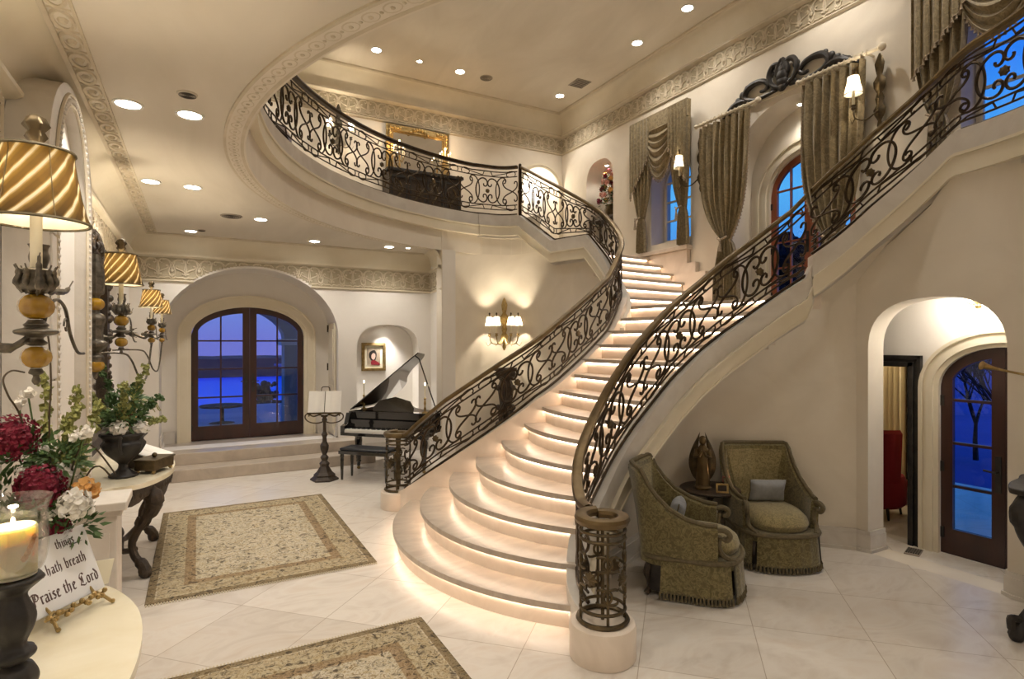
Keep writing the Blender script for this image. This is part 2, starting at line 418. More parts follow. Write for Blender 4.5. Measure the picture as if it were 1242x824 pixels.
# ---------------------------------------------------------------- floor and ceilings
struct('floor', MB().box((-1.3,-3.2,-.12),(9.5,11.6,0)), M['floor'])
st = MB().box((-.9,9.83,.17),(2.45,11.0,.34)).box((-.9,9.44,0),(2.6,11.0,.17))
struct('floor_platform', st, M['marble'], bevel=.008)
slab = [(5.28,11.4),(-1.0,11.4),(-1.0,-3.2),(7.7,-3.2),(7.7,.38),(5.3,.38)]
ang = [radians(a) for a in range(-86, -268, -3)]
slab += [(CX+RO*cos(a), CY+RO*sin(a)) for a in ang]
slab += [(PL.at(l)[0]-.06*0, PL.at(l)[1]) for l in (7.3,7.1,6.9,6.7,6.5,6.2)] + [(5.36,9.0)]
struct('ceiling', MB().prism(slab, ZC, 4.30), M['plaster_ceiling'])
struct('ceiling_upper', MB().box((-1.2,-3.2,ZT),(8.2,11.9,ZT+.1)), M['plaster_ceiling'])
# coves: plaster curving from wall to ceiling
def cove(mb, P, inn, z0, z1, n=8):
    """P: plan points of the wall line, inn: plan points of the ceiling line"""
    rows = []
    for (x0,y0),(x1,y1) in zip(P, inn):
        r = []
        for i in range(n+1):
            t = i/n*pi/2; r.append((x0+(x1-x0)*(1-cos(t)), y0+(y1-y0)*(1-cos(t)), z0+(z1-z0)*sin(t)))
        rows.append(r)
    return mb.grid(rows)
struct('trim_1', cove(MB(), [(XL,-3.2),(XL,YB),(3.87,YB),(3.74,9.34)], [(XL+.23,-3.2),(XL+.23,YB-.23),(3.66,YB-.23),(3.52,9.3)], 3.34, ZC+.002), M['cream'])
struct('trim_2', cove(MB(), [(XL,YU),(XU,YU),(XU,-3.2)], [(XL,YU-.25),(XU-.25,YU-.25),(XU-.25,-3.2)], 6.88, ZT+.002), M['cream'])
# moulding lines along frieze edges
def rail_line(mb, P, z, d, h, out):
    """small moulding: P plan pts, protruding by d along out vectors"""
    rows = []
    for (x,y),(ox,oy) in zip(P, out):
        rows.append([(x,y,z),(x+ox*d*.6,y+oy*d*.6,z+h*.2),(x+ox*d,y+oy*d,z+h*.55),(x+ox*d,y+oy*d,z+h),(x,y,z+h)])
    return mb.grid(rows)
low = [(XL,-3.2),(XL,YB),(3.87,YB),(3.74,9.34)]; lowo = [(1,0),(1,-1),(-1,-1),(-1,0)]
upp = [(XL,YU),(XU,YU),(XU,-3.2)]; uppo = [(0,-1),(-1,-1),(-1,0)]
mb = MB(); rail_line(mb, low, 3.30, .07, .06, lowo); rail_line(mb, [low[0],low[1],(-.06,YB)], 2.93, .035, .035, [(1,0),(1,-1),(0,-1)]); rail_line(mb, [(1.69,YB)]+low[2:], 2.93, .035, .035, [(0,-1)]+lowo[2:])
struct('trim_3', mb, M['cream'])
mb = MB(); rail_line(mb, upp, 6.83, .08, .07, uppo); rail_line(mb, upp, 6.45, .035, .04, uppo)
rail_line(mb, [(XL,YU-.25),(XU-.25,YU-.25),(XU-.25,-3.2)], ZT-.05, .03, .05, uppo)
struct('trim_4', mb, M['relief'])
mb = MB(); rail_line(mb, [(XL+.23,-3.2),(XL+.23,YB-.23),(3.66,YB-.23)], ZC-.03, .02, .03, lowo[:3])
struct('trim_5', mb, M['relief'])
# frieze reliefs: running acanthus scrolls
def frieze(name, lines, z0, z1, unit, m, back):
    mb = MB(); bb = MB()
    inside = (lambda x, y, z: y > 10.1 and y < 10.3 and abs(x-.815) < 1.37 and z < 2.1+1.15*sqrt(max(0,1-((x-.815)/1.37)**2)))
    for (x0,y0),(x1,y1),(nx,ny) in lines:
        Ln = hypot(x1-x0, y1-y0); k = max(1, round(Ln/unit)); w = Ln/k; ux, uy = (x1-x0)/Ln, (y1-y0)/Ln; h = z1-z0
        f = lambda a, b, o=.012: (x0+ux*a+nx*o, y0+uy*a+ny*o, z0+b)
        K = int(Ln/.05)
        for i in range(K):
            a0_, a1_ = Ln*i/K, Ln*(i+1)/K; xm, ym, _ = f((a0_+a1_)/2, 0); lo = 0
            if inside(xm, ym, z0): lo = min(h, 2.1+1.15*sqrt(max(0,1-((xm-.815)/1.37)**2))-z0)
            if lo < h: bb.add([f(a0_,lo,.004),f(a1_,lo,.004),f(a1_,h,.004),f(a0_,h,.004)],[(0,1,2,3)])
        for i in range(k):
            c = (i+.5)*w; fl = 1
            S = []
            for sg in (-1,1):
                S.append(scroll((c+sg*w*.20,h*.62),(c+sg*w*.42,h*.30),1.0,True,sg,n=22))
                S.append(scroll((c+sg*w*.10,h*.28),(c+sg*w*.33,h*.80),.7,False,-sg,n=18))
                S.append([(c+sg*w*.02,h*.06),(c+sg*w*.12,h*.14),(c+sg*w*.24,h*.10),(c+sg*w*.4,h*.12),(c+sg*w*.5,h*.05)])
                S.append([(c,h*.5),(c+sg*w*.05,h*.68),(c+sg*w*.10,h*.86),(c+sg*w*.2,h*.93),(c+sg*w*.34,h*.93)])
                S.append([(c+sg*w*.5,h*.2),(c+sg*w*.46,h*.5),(c+sg*w*.5,h*.9)])
            for s_ in S:
                run = []
                for a, b in list(s_)+[None]*0:
                    q = f(a, b)
                    if inside(*q):
                        if len(run) > 1: mb.tube(run, h*.034, 5)
                        run = []
                    else: run.append(q)
                if len(run) > 1: mb.tube(run, h*.034, 5)
            for bz, br in ((.45,.09),(.15,.05)):
                if not inside(*f(c,h*bz)): mb.ball(f(c,h*bz,.01), h*br, 8, 5)
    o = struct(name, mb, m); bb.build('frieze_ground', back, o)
frieze('trim_6', [((XL,-1),(XL,3.86),(1,0)),((XL,5.32),(XL,YB),(1,0)),((XL,YB),(3.86,YB),(0,-1)),((3.86,YB),(3.75,9.45),(-1,0))], 2.965, 3.30, .36, M['relief'], M['relief_dark'])
frieze('trim_7', [((XL,YU),(XU,YU),(0,-1)),((XU,YU),(XU,1.0),(-1,0))], 6.49, 6.83, .38, M['relief'], M['relief_dark'])
# ceiling bands: straight guilloche and the ring round the opening
mb = MB()
y = 0
for i in range(46):
    yy = -.6 + i*.235
    if yy > YB-.35: break
    P = [(XL+.30+.045*cos(a), yy+.10*sin(a), ZC-.004) for a in [2*pi*j/14 for j in range(15)]]
    mb.tube(P, .011, 5, cap=False); mb.ball((XL+.30, yy, ZC-.003), .025, 6, 4)
    mb.tube([(XL+.24,yy-.117,ZC-.003),(XL+.36,yy-.117,ZC-.003)], .008, 4)
mb.box((XL+.23,-3,ZC-.012),(XL+.245,YB-.25,ZC+.01)).box((XL+.355,-3,ZC-.012),(XL+.37,YB-.25,ZC+.01))
struct('trim_8', mb, M['relief'])
mb = MB(); A0, A1 = radians(88), radians(268)
def ringp(r, a, z): return (CX+r*cos(a), CY+r*sin(a), z)
n = 96
for i in range(n):
    a = A0+(A1-A0)*(i+.5)/n; w = (A1-A0)/n
    f = lambda u, v: ringp(RO+.09+v, a+u*w, ZC-.006)
    mb.tube([f(.36*cos(b_), .036*sin(b_)) for b_ in [2*pi*j/14 for j in range(15)]], .008, 5, cap=False)
    mb.tube([f(.46,-.04), f(.5,0), f(.46,.04)], .007, 4); mb.ball(f(0,0), .016, 6, 4); mb.ball(f(.5,0), .014, 6, 4)
for r0, r1 in ((RO+.015,RO+.04),(RO+.145,RO+.165)):
    rows = []
    for i in range(121):
        a = A0+(A1-A0)*i/120; rows.append([ringp(r0,a,ZC+.01),ringp(r0,a,ZC-.014),ringp(r1,a,ZC-.014),ringp(r1,a,ZC+.01)])
    mb.grid(rows, close=True)
struct('trim_9', mb, M['relief'])
# ---------------------------------------------------------------- walls
struct('wall_left', MB().box((XL-.2,-3.2,0),(XL,11.0,ZC)), M['plaster_white'])
struct('wall_front', MB().box((-1.2,-3.3,0),(8.2,-3.1,ZT)), M['plaster'])
struct('wall_left_upper', MB().box((-1.2,-3.2,4.3),(-1.0,11.6,ZT)), M['plaster'])
fy = lambda y0: (lambda u, v, w: (u, y0+w, v))
fx = lambda x0: (lambda u, v, w: (x0+w, u, v))
# lower back wall with the big arch (deep) and the picture niche
AR = arch(-.52, 2.15, .345, 2.1, 3.22, 28)
mb = MB().ext([[(XL,.0),(3.95,0),(3.95,ZC),(XL,ZC)], [(p[0], max(p[1], .2)) for p in AR], arch(2.47,3.62,.78,1.85,2.33,16,2.6)], fy(YB), .35)
mb.ext([rect(XL-.1,2.6,.0,ZC), arch(-.10,1.69,.34,2.12,2.62,24)], fy(10.95), .12)
mb.box((-.64,10.5,.3),(-.52,10.96,ZC)).box((2.15,10.5,.3),(2.27,10.96,ZC)).box((-.6,10.5,3.24),(2.3,10.96,3.5))
mb.box((2.4,10.54,.6),(3.7,10.6,2.6))
# soffit of the recess beyond the arch
rows = []
for (u, v) in AR[1:-1]: rows.append([(u,10.5,v),(u,10.96,v)])
mb.grid(rows)
struct('wall_back', mb, M['plaster_white'], bevel=.0)
struct('wall_return', MB().add([(3.86,YB,0),(3.75,9.34,0),(3.75,9.34,ZC),(3.86,YB,ZC),(4.1,YB,0),(4.0,9.34,0),(4.0,9.34,ZC),(4.1,YB,ZC)],[(0,1,2,3),(5,4,7,6),(1,5,6,2)]), M['plaster_white'])
# casing of the terrace door and jamb shutter
def casing(u0, u1, v0, vs, vt, f, steps, n=26):
    mb = MB()
    for (w0, w1, d0, d1) in steps:
        A = arch(u0-w1, u1+w1, v0, vs, vt+w1, n); B = arch(u0-w0, u1+w0, v0, vs, vt+w0, n)
        rows = [[f(*b, -d0), f(*b, -d1), f(*a, -d1), f(*a, -d0)] for a, b in zip(A, B)]
        mb.grid(rows, close=True)
    return mb
struct('trim_10', casing(-.10,1.69,.34,2.12,2.62, lambda u,v,w: (u,10.95+w,v), [(0,.05,0,.03),(.05,.10,0,.06),(.10,.17,0,.045),(.17,.20,0,.07)]), M['cream'])
sh = thing('panel_shutter', 'cream panelled shutter leaf with black hinges folded against the arch jamb by the terrace doors', 'shutter', (2.14,10.86,.345))
MB().box((-.035,-.52,0),(0,-.04,2.0)).build('leaf', M['cream'], sh, bevel=.006)
MB().box((-.05,-.46,.12),(-.03,-.10,.9)).box((-.05,-.46,1.0),(-.03,-.10,1.9)).build('raised_panel', M['cream'], sh, bevel=.008)
for z in (.35, 1.15, 1.85): MB().box((-.06,-.05,z),(-.01,-.02,z+.13)).build('hinge', M['iron'], sh)
# round hall wall below the balcony and under the upper flight
PW = Path(cr([(3.74,9.34),(4.1,9.45),(4.5,9.49),(4.95,9.42),(5.24,9.15),(5.36,8.6),(5.45,7.95),(5.56,7.35),(5.55,6.85),(5.38,6.48),(5.0,6.18)]))
def near(path, x, y, l0=0, l1=99):
    best = (9e9, 0); l = l0
    while l <= min(path.len, l1):
        a = path.at(l); d = (a[0]-x)**2+(a[1]-y)**2
        if d < best[0]: best = (d, l)
        l += .05
    return best[1]
def wtop(l):
    x, y, _, _ = PW.at(l)
    if x < 5.0 and y > 8.5: return 4.2
    return interp(zL, near(PL, x, y, 3.0)) - .12
struct('wall_round', ribbon(MB(), PW, 0, PW.len, -.0, .14, 0, wtop), M['plaster'])
CB = Path([(CX+(RO+.03)*cos(a), CY+(RO+.03)*sin(a)) for a in [radians(d) for d in range(94, 300, 3)]])
struct('wall_fascia', ribbon(MB(), CB, 0, CB.len, -.13, .03, ZC-.012, 4.25), M['plaster'])
# right-hand lower wall: curved recess under the flight, then the arch to the garden door
PQ = Path(cr([(2.62,3.62),(3.05,3.88),(3.5,4.10),(3.95,4.28),(4.5,4.24),(5.0,3.92),(5.40,3.46),(5.62,3.22)]))
rows = []
for i in range(101):
    l = .45 + 3.35*i/100; x, y, _, _ = PR.at(l); nx, ny = PR.nrm(l); qx, qy, _, _ = PQ.at(PQ.len*i/100); z = interp(zR, min(l, 3.5))-.36
    if l > 3.5: z += (interp(zR, l)-.36-z)
    x += nx*-.05; y += ny*-.05; dr = interp([(3.2,1),(3.7,.12)], l)
    rows.append([(x,y,z),(x+(qx-x)*.35,y+(qy-y)*.35,z-.05*dr),(x+(qx-x)*.7,y+(qy-y)*.7,z-.16*dr),(x+(qx-x)*.93,y+(qy-y)*.93,z-.28*dr),(qx,qy,z-.40*dr),(qx,qy,max(0,(z-.4)*.5)),(qx,qy,0)])
    rows[-1] = [(p[0],p[1],max(0,p[2])) for p in rows[-1]]
struct('wall_right', MB().grid(rows).grid([[(p[0]+.03,p[1]+.05,p[2]+.03) for p in r] for r in rows]), M['plaster'], smooth=70)
soff = MB(); rows = []
for i in range(60):
    l = 3.75 + 2.7*i/59; x, y, _, _ = PR.at(l); z = interp(zR, l)-.36
    rows.append([(x,y,z),(5.68,y,z-.05)])
struct('wall_soffit', soff.grid(rows), M['plaster'])
XA = 5.60
out = [(-3.2,0),(3.24,0),(3.24,2.72),(2.9,2.95),(2.6,3.2),(2.3,3.62),(-3.2,3.66)]
struct('wall_arch', MB().ext([out, [(max(p[0],-9), max(p[1],-.0)) for p in arch(2.06,3.13,.0001,1.92,2.40,24,2.5)]], fx(XA), .26), M['plaster'])
struct('wall_vestibule', MB().box((5.92,3.9,0),(6.35,4.02,2.6)).box((5.92,1.0,0),(6.3,1.12,2.6)).box((5.9,1.0,2.5),(6.45,4.0,2.62))
       .ext([rect(1.0,4.0,0,2.6), arch(1.80,2.80,.001,1.57,1.96,24), rect(3.06,3.72,.001,1.76)], fx(6.2), .14), M['plaster_white'])
struct('wall_side_room', MB().prism([(6.34,2.95),(8.6,4.08),(8.6,4.2),(6.34,3.03)],0,2.5).box((6.34,5.2,0),(8.6,5.3,2.5)).box((8.5,4.1,0),(8.6,5.3,2.5)).prism([(6.3,2.95),(8.6,4.1),(8.6,5.3),(6.3,5.3)],2.45,2.52).box((6.34,3.9,0),(6.4,5.3,2.5)), M['cream'])
# baseboards
def base(name, path, l0, l1, off, m=M['stone'], z=0):
    mb = ribbon(MB(), path, l0, l1, off, off*.2, z, z+.16); ribbon(mb, path, l0, l1, off*1.5, off*.2, z, z+.03); ribbon(mb, path, l0, l1, off*.7, off*.2, z+.16, z+.20)
    return struct(name, mb, m)
base('baseboard_right', PQ, .5, PQ.len, -.035)
base('baseboard_arch', Path([(5.60,3.24),(5.60,3.13),(5.86,3.13)]), 0, .37, -.03)
base('baseboard_arch_side', Path([(5.86,2.06),(5.60,2.06),(5.60,-3)]), 0, 5.3, -.03)
base('baseboard_round', PW, 0, PW.len, -.03)
base('baseboard_back', Path([(2.62,YB),(3.84,YB),(3.74,9.36)]), 0, 2.05, -.03)
base('baseboard_recess', Path([(-.52,10.2),(-.52,10.93),(-.32,10.93)]), 0, .92, -.03, z=.34)
base('baseboard_recess_side', Path([(1.92,10.93),(2.15,10.93),(2.15,10.2)]), 0, .95, -.03, z=.34)
base('baseboard_left', Path([(XL,-3),(XL,9.4)]), 0, 12.4, -.03)
# upper walls
W1, W3, DA, NI = arch(7.28,8.28,3.86,4.95,5.5,20), arch(2.2,3.22,3.95,5.35,5.9,20), arch(4.35,6.42,2.52,4.6,5.62,28), arch(9.42,10.36,3.84,5.45,5.96,18,2.5)
up = MB().ext([[(-3.2,0),(-2.6,0),(-2.6,2.3),(4.8,2.3),(4.8,0),(11.6,0),(11.6,ZT),(-3.2,ZT)], W1, W3, DA, NI], fx(XU), .5)
up.ext([rect(4.2,6.6,2.4,5.9), arch(4.68,6.06,2.53,4.32,4.92,24)], fx(8.1), .15)
struct('wall_right_upper', up, M['plaster'])
struct('wall_niche', MB().box((8.0,9.3,3.7),(8.06,10.5,6.1)), M['plaster_white'])
ub = MB().ext([[(-1.2,4.2),(7.9,4.2),(7.9,ZT),(-1.2,ZT)], arch(6.5,7.5,4.21,5.62,6.08,18), arch(.75,1.55,4.9,5.7,6.1,14)], fy(YU), .45)
struct('wall_back_upper', ub, M['plaster'])
struct('wall_alcove', MB().box((6.3,11.78,3.4),(7.6,11.84,6.3)), M['plaster_white'])
struct('wall_stair_end', MB().box((5.3,11.33,2.9),(7.9,11.5,4.22)), M['plaster'])
struct('trim_11', casing(4.68,6.06,2.53,4.32,4.92, lambda u,v,w: (8.1+w,u,v), [(0,.05,0,.03),(.05,.12,0,.06),(.12,.18,0,.04),(.18,.22,0,.07)]), M['cream'])
struct('trim_12', casing(1.80,2.80,.0,1.57,1.96, lambda u,v,w: (6.2+w,u,v), [(0,.04,0,.03),(.04,.10,0,.055),(.10,.13,0,.035),(.13,.16,0,.06)]), M['cream'])
struct('trim_13', casing(6.5,7.5,4.21,5.62,6.08, lambda u,v,w: (u,YU+w,v), [(0,.05,0,.03),(.05,.09,0,.045)]), M['cream'])
# flat ledge line over the landing arch, window stool, stepped wainscot up the left flight
mb = MB().box((XU-.035,4.3,5.74),(XU,6.6,5.79)).box((XU-.02,4.3,5.70),(XU,6.6,5.74))
struct('trim_14', mb, M['cream'])
mb = MB().box((XU-.14,7.24,3.645),(XU+.16,9.4,3.72))
wp = [(6.55,2.50),(11.3,2.50),(11.3,3.64),(7.28,3.64),(7.28,3.40),(7.08,3.40),(7.08,3.22),(6.86,3.22),(6.86,3.04),(6.62,3.04),(6.62,2.86),(6.55,2.86)]
mb.ext([wp], lambda u,v,w: (XU-.10+w,u,v), .098)
struct('trim_15', mb, M['marble_riser'], bevel=.01)

# ---------------------------------------------------------------- the staircase
def cut(curve, path, l0, l1):
    """first crossing of a polyline with a plan path, as index and point"""
    Q = [path.at(l0+(l1-l0)*i/160)[:2] for i in range(161)]
    for i in range(len(curve)-1):
        (ax,ay),(bx,by) = curve[i], curve[i+1]
        for (cx_,cy_),(dx_,dy_) in zip(Q, Q[1:]):
            den = (bx-ax)*(dy_-cy_)-(by-ay)*(dx_-cx_)
            if abs(den) < 1e-12: continue
            t = ((cx_-ax)*(dy_-cy_)-(cy_-ay)*(dx_-cx_))/den; u = ((cx_-ax)*(by-ay)-(cy_-ay)*(bx-ax))/den
            if 0 <= t <= 1 and 0 <= u <= 1: return i, (ax+(bx-ax)*t, ay+(by-ay)*t)
    return None
def nosing_arc(xm, R, half=2.1):
    P = []
    for i in range(61):
        dy = half - 2*half*i/60
        s_ = R - sqrt(max(R*R-dy*dy, 0)) if abs(dy) < R else R
        P.append((xm+s_, 4.86+dy))
    return P
ARC = {1:(1.59,2.24),2:(1.86,1.98),3:(2.17,1.85),4:(2.47,1.75),5:(2.79,1.75),6:(3.11,2.0),7:(3.38,2.6),8:(3.66,3.4),9:(3.94,5.0)}
SPL = {10:[(4.2,6.3),(4.22,5.88),(4.24,5.3),(4.24,4.5),(4.2,3.88),(4.18,3.4)], 11:[(4.5,6.4),(4.52,6.0),(4.57,5.5),(4.6,4.9),(4.58,4.4),(4.5,3.76),(4.45,3.3)],
       12:[(4.74,6.5),(4.80,6.1),(4.88,5.6),(4.95,5.0),(4.94,4.4),(4.84,3.9),(4.66,3.3)], 13:[(5.0,6.5),(5.08,6.2),(5.17,5.8),(5.27,5.2),(5.27,4.5),(5.10,3.9),(4.82,3.55),(4.6,3.3)],
       14:[(5.30,6.9),(5.40,6.4),(5.47,6.0),(5.60,5.3),(5.62,4.5),(5.42,3.85),(5.08,3.45),(4.8,3.2)]}
NOSE = {}
for k in range(1, 15):
    c = nosing_arc(*ARC[k]) if k in ARC else cr(SPL[k])
    if k == 1:   # the lowest two steps run round to the newel plinths
        c = [p for p in c if 3.05 < p[1] < 6.45]
    else:
        a = cut(c, PL, .15, 5.2); c = c[a[0]+1:] if a else c; c = ([a[1]] if a else []) + c
        rv = c[::-1]; b = cut(rv, PR, .2, 4.4)
        if b: c = ([b[1]] + rv[b[0]+1:])[::-1]
    NOSE[k] = c
stair = thing('grand_staircase', 'cream marble double staircase with bowed steps glowing under every nosing', 'staircase', (0,0,0))
def poly_step(front, back, z0, z1, mb):
    return mb.prism(front + back[::-1], z0, z1)
def shift_curve(c, d):
    out = []
    for i, p in enumerate(c):
        a, b = c[max(i-1,0)], c[min(i+1,len(c)-1)]; dx, dy = b[0]-a[0], b[1]-a[1]; L_ = hypot(dx,dy) or 1
        out.append((p[0]-dy/L_*d, p[1]+dx/L_*d))
    return out
def add_step(k, front, back, led=True, dirn=1):
    """front/back nosing lines; the riser stands a little behind the nosing"""
    z = k*RI
    ff = shift_curve(front, .045*dirn)
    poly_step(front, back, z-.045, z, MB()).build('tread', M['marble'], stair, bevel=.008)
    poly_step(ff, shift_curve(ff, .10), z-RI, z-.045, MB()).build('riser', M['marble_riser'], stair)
    if led:
        g = shift_curve(front, .030*dirn); g = g[1:-1]
        mb = MB(); rows = []
        h = shift_curve(front, .040*dirn)[1:-1]
        mb.grid([[(a[0],a[1],z-.055),(b[0],b[1],z-.055),(b[0],b[1],z-.046),(a[0],a[1],z-.046)] for a, b in zip(g, h)], close=True)
        mb.build('light_strip', M['led'], stair)
# curves run from +Y to -Y; +X is behind the nosing: left-hand normal of (0,-1) is (+1,0)
for k in range(1, 14):
    nb = shift_curve(NOSE[k+1], .07)
    add_step(k, NOSE[k], nb)
# landing at 14 and the left-hand upper flight
land = [(7.55,6.9),(7.55,3.0),(5.9,2.95),(5.7,2.9)]
PRin = [(5.35,3.42),(5.96,3.34)]
poly = NOSE[14] + PRin + [(7.49,2.9),(7.49,6.95),(5.62,6.85)]
MB().prism(poly, 14*RI-.045, 14*RI).build('landing', M['marble'], stair, bevel=.006)
ff = shift_curve(NOSE[14], .045)
MB().prism(ff + shift_curve(NOSE[14], .16)[::-1], 13*RI-.02, 14*RI-.045).build('riser', M['marble_riser'], stair)
g, h = shift_curve(NOSE[14], .030)[1:-1], shift_curve(NOSE[14], .040)[1:-1]
MB().grid([[(a[0],a[1],14*RI-.055),(b[0],b[1],14*RI-.055),(b[0],b[1],14*RI-.046),(a[0],a[1],14*RI-.046)] for a, b in zip(g, h)], close=True).build('light_strip', M['led'], stair)
UP = {15:[(5.50,6.74),(6.4,6.74),(7.5,6.80)],16:[(5.54,6.88),(5.9,6.94),(6.6,7.02),(7.5,7.08)],17:[(5.55,7.02),(6.0,7.16),(6.7,7.25),(7.5,7.33)],
      18:[(5.55,7.16),(6.15,7.44),(6.8,7.54),(7.5,7.60)],19:[(5.55,7.30),(6.0,7.60),(6.4,7.74),(7.0,7.82),(7.5,7.86)],20:[(5.55,7.45),(6.1,7.86),(6.7,8.10),(7.5,8.20)],
      21:[(5.42,8.2),(5.9,9.6),(6.45,11.3)],22:[(5.38,8.5),(5.65,9.8),(6.05,11.3)],23:[(5.33,8.8),(5.45,9.9),(5.65,11.3)],24:[(5.26,9.1),(5.27,10),(5.28,11.3)]}
UPc = {k: cr(v, 8) for k, v in UP.items()}
rowsU = sorted(UP)
for k in rowsU[:5]: add_step(k, UPc[k], shift_curve(UPc[k+1], .06), dirn=1)
poly = UPc[20] + [(7.5,11.3),(6.4,11.3)] + UPc[21][::-1]
MB().prism(UPc[20] + [(7.5,11.3)] + shift_curve(UPc[21], -.06)[::-1], 20*RI-.045, 20*RI).build('landing', M['marble'], stair)
MB().prism(shift_curve(UPc[20], .045) + [(7.5,11.3)] + shift_curve(UPc[21], -.06)[::-1], 19*RI-.05, 20*RI-.045).build('riser', M['marble_riser'], stair)
g, h = shift_curve(UPc[20], .030)[1:-1], shift_curve(UPc[20], .040)[1:-1]
MB().grid([[(a[0],a[1],20*RI-.055),(b[0],b[1],20*RI-.055),(b[0],b[1],20*RI-.046),(a[0],a[1],20*RI-.046)] for a, b in zip(g, h)], close=True).build('light_strip', M['led'], stair)
for k in (21,22,23): MB().prism(UPc[k] + shift_curve(UPc[k+1], 0)[::-1], k*RI-.2, k*RI).build('tread', M['marble'], stair)
# mirrored steps of the right-hand upper flight (mostly behind the parapet)
def flip(c): return [(x, 9.86-y) for x, y in c][::-1]
for k in rowsU[:5]:
    a, b = [[(max(x, 5.8), y) for x, y in flip(UPc[j])] for j in (k, k+1)]
    z = k*RI; MB().prism(a + b[::-1], z-RI, z).build('tread', M['marble'], stair)
MB().prism([(max(x, 5.8), y) for x, y in flip(UPc[20])] + [(5.8,.4),(7.55,.4)], 19*RI, 20*RI).build('landing', M['marble'], stair)
# curbs with their moulding bands
def curb(path, T, l0, l1, side, low=None, b0=None):
    z = fn(T)
    m0 = MB()
    if side:
        ribbon(m0, path, l0, l1, -.08, .08, lambda l: z(l)-.21, z, .05)
        ribbon(m0, path, l0, l1, -.08*side, .03*side, (low or (lambda l: max(0, z(l)-.42))), lambda l: z(l)-.2, .05)
    else: ribbon(m0, path, l0, l1, -.08, .08, (low or (lambda l: max(0, z(l)-.42))), z, .05)
    m0.build('curb', M['marble_riser'] if side == 0 else M['stone'], stair, bevel=0)
    if side:
        m_ = MB(); a = b0 if b0 is not None else l0
        ribbon(m_, path, a, l1, side*.07, side*.105, lambda l: z(l)-.37, lambda l: z(l)-.20, .05)
        ribbon(m_, path, a, l1, side*.07, side*.125, lambda l: z(l)-.225, lambda l: z(l)-.20, .05)
        ribbon(m_, path, a, l1, side*.07, side*.12, lambda l: z(l)-.385, lambda l: z(l)-.365, .05)
        m_.build('string_moulding', M['cream'], stair)
curb(PL, zL, .06, 3.9, 0, low=lambda l: 0)
curb(PL, zL, 3.9, PL.len, 1, b0=4.3)
curb(PR, zR, .06, 3.555, -1, low=lambda l: 0 if l < 1.35 else interp(zR, l)-.42, b0=.75)
curb(PR, zR, 3.56, 6.55, -1)
# balcony curb
zb = lambda l: 4.36
m_ = MB(); ribbon(m_, CB, 0, CB.len, -.08, .08, 4.16, 4.36, .1); struct('trim_16', m_, M['stone'])
m_ = MB(); ribbon(m_, CB, 0, CB.len, .03, .105, 3.99, 4.16, .1); ribbon(m_, CB, 0, CB.len, .03, .125, 4.135, 4.16, .1); ribbon(m_, CB, 0, CB.len, .03, .12, 3.975, 3.995, .1)
struct('trim_17', m_, M['cream'])
for nm, c, zt in (('r', (2.27,2.92), .23), ('l', (2.14,6.76), .21)):
    MB().lathe([(.205,0),(.212,.01),(.212,zt-.03),(.205,zt-.01),(.19,zt)], (c[0],c[1],0), 40).build('newel_plinth', M['marble_riser'], stair)

# ---------------------------------------------------------------- wrought iron railings
def railing(root, path, l0, l1, zs, zr, unit, hand=M['bronze'], n_units=None, volute=None):
    def p(l, f):
        x, y, _, _ = path.at(l); a, b = zs(l), zr(l); return (x, y, a+(b-a)*f)
    def line(f0, f1=None, a=l0, b=l1, step=.05):
        n_ = max(2, int((b-a)/step)); return [p(a+(b-a)*i/n_, f0 + ((f1-f0)*i/n_ if f1 is not None else 0)) for i in range(n_+1)]
    # handrail: flat moulded section
    n_ = int((l1-l0)/.05); rows = []
    for i in range(n_+1):
        l = l0+(l1-l0)*i/n_; x, y, z = p(l, 1); nx, ny = path.nrm(l)
        rows.append([(x+nx*o, y+ny*o, z+d) for o, d in ((-.042,-.004),(-.030,-.032),(.030,-.032),(.042,-.004),(.034,.018),(0,.027),(-.034,.018))])
    h_ = MB().grid(rows, close=True); h_.build('handrail', hand, root)
    for f, r in ((.03,.015),(.13,.010),(.22,.010),(.80,.010),(.90,.010)):
        MB().tube(line(f), r, 5).build('rail_bar', M['iron'], root)
    N = n_units or max(1, round((l1-l0)/unit)); w = (l1-l0)/N
    for i in range(N):
        c = l0+(i+.5)*w; mb = MB(); H = zr(c)-zs(c); k = w/1.1
        def put(S, r=.0085): mb.tube([p(max(l0,min(l1,c+x*k)), y/.7) for x, y in S], r*1.3, 5)
        for sg in (-1, 1):
            put(scroll((sg*.075,.45),(sg*.075,.25),.8,False,-sg,mid=.95), .010)
            put(scroll((sg*.30,.47),(sg*.30,.23),.75,False,sg,mid=.5), .009)
            put(scroll((sg*.34,.50),(sg*.50,.24),.8,True,sg,mid=.2), .009)
            put(scroll((sg*.34,.20),(sg*.50,.46),.8,True,-sg,mid=.2), .009)
            # long slim returns between the paired bars
            for y0, y1 in ((.635,.575),(.085,.145)):
                put([(sg*.06,y0),(sg*.09,y1),(sg*.12,y1),(sg*.30,(y0+y1)/2),(sg*.50,y0)], .0065)
                put(scroll((sg*.50,y1),(sg*.38,y1),.5,False,sg*(1 if y0>.5 else -1),n=14), .0065)
        o = mb.build('scroll_panel', M['iron'], root)
        md = MB(); q = p(c, .5); nx, ny = path.nrm(c)
        T = Matrix.Translation(q) @ Vector((nx,ny,0)).to_track_quat('Z','Y').to_matrix().to_4x4()
        d_ = MB().lathe([(.004,-.02),(.034,-.014),(.04,0),(.034,.014),(.004,.02)], n=14, flute=.12, nf=7).xf(T)
        d_.build('medallion', M['bronze_dark'], o)
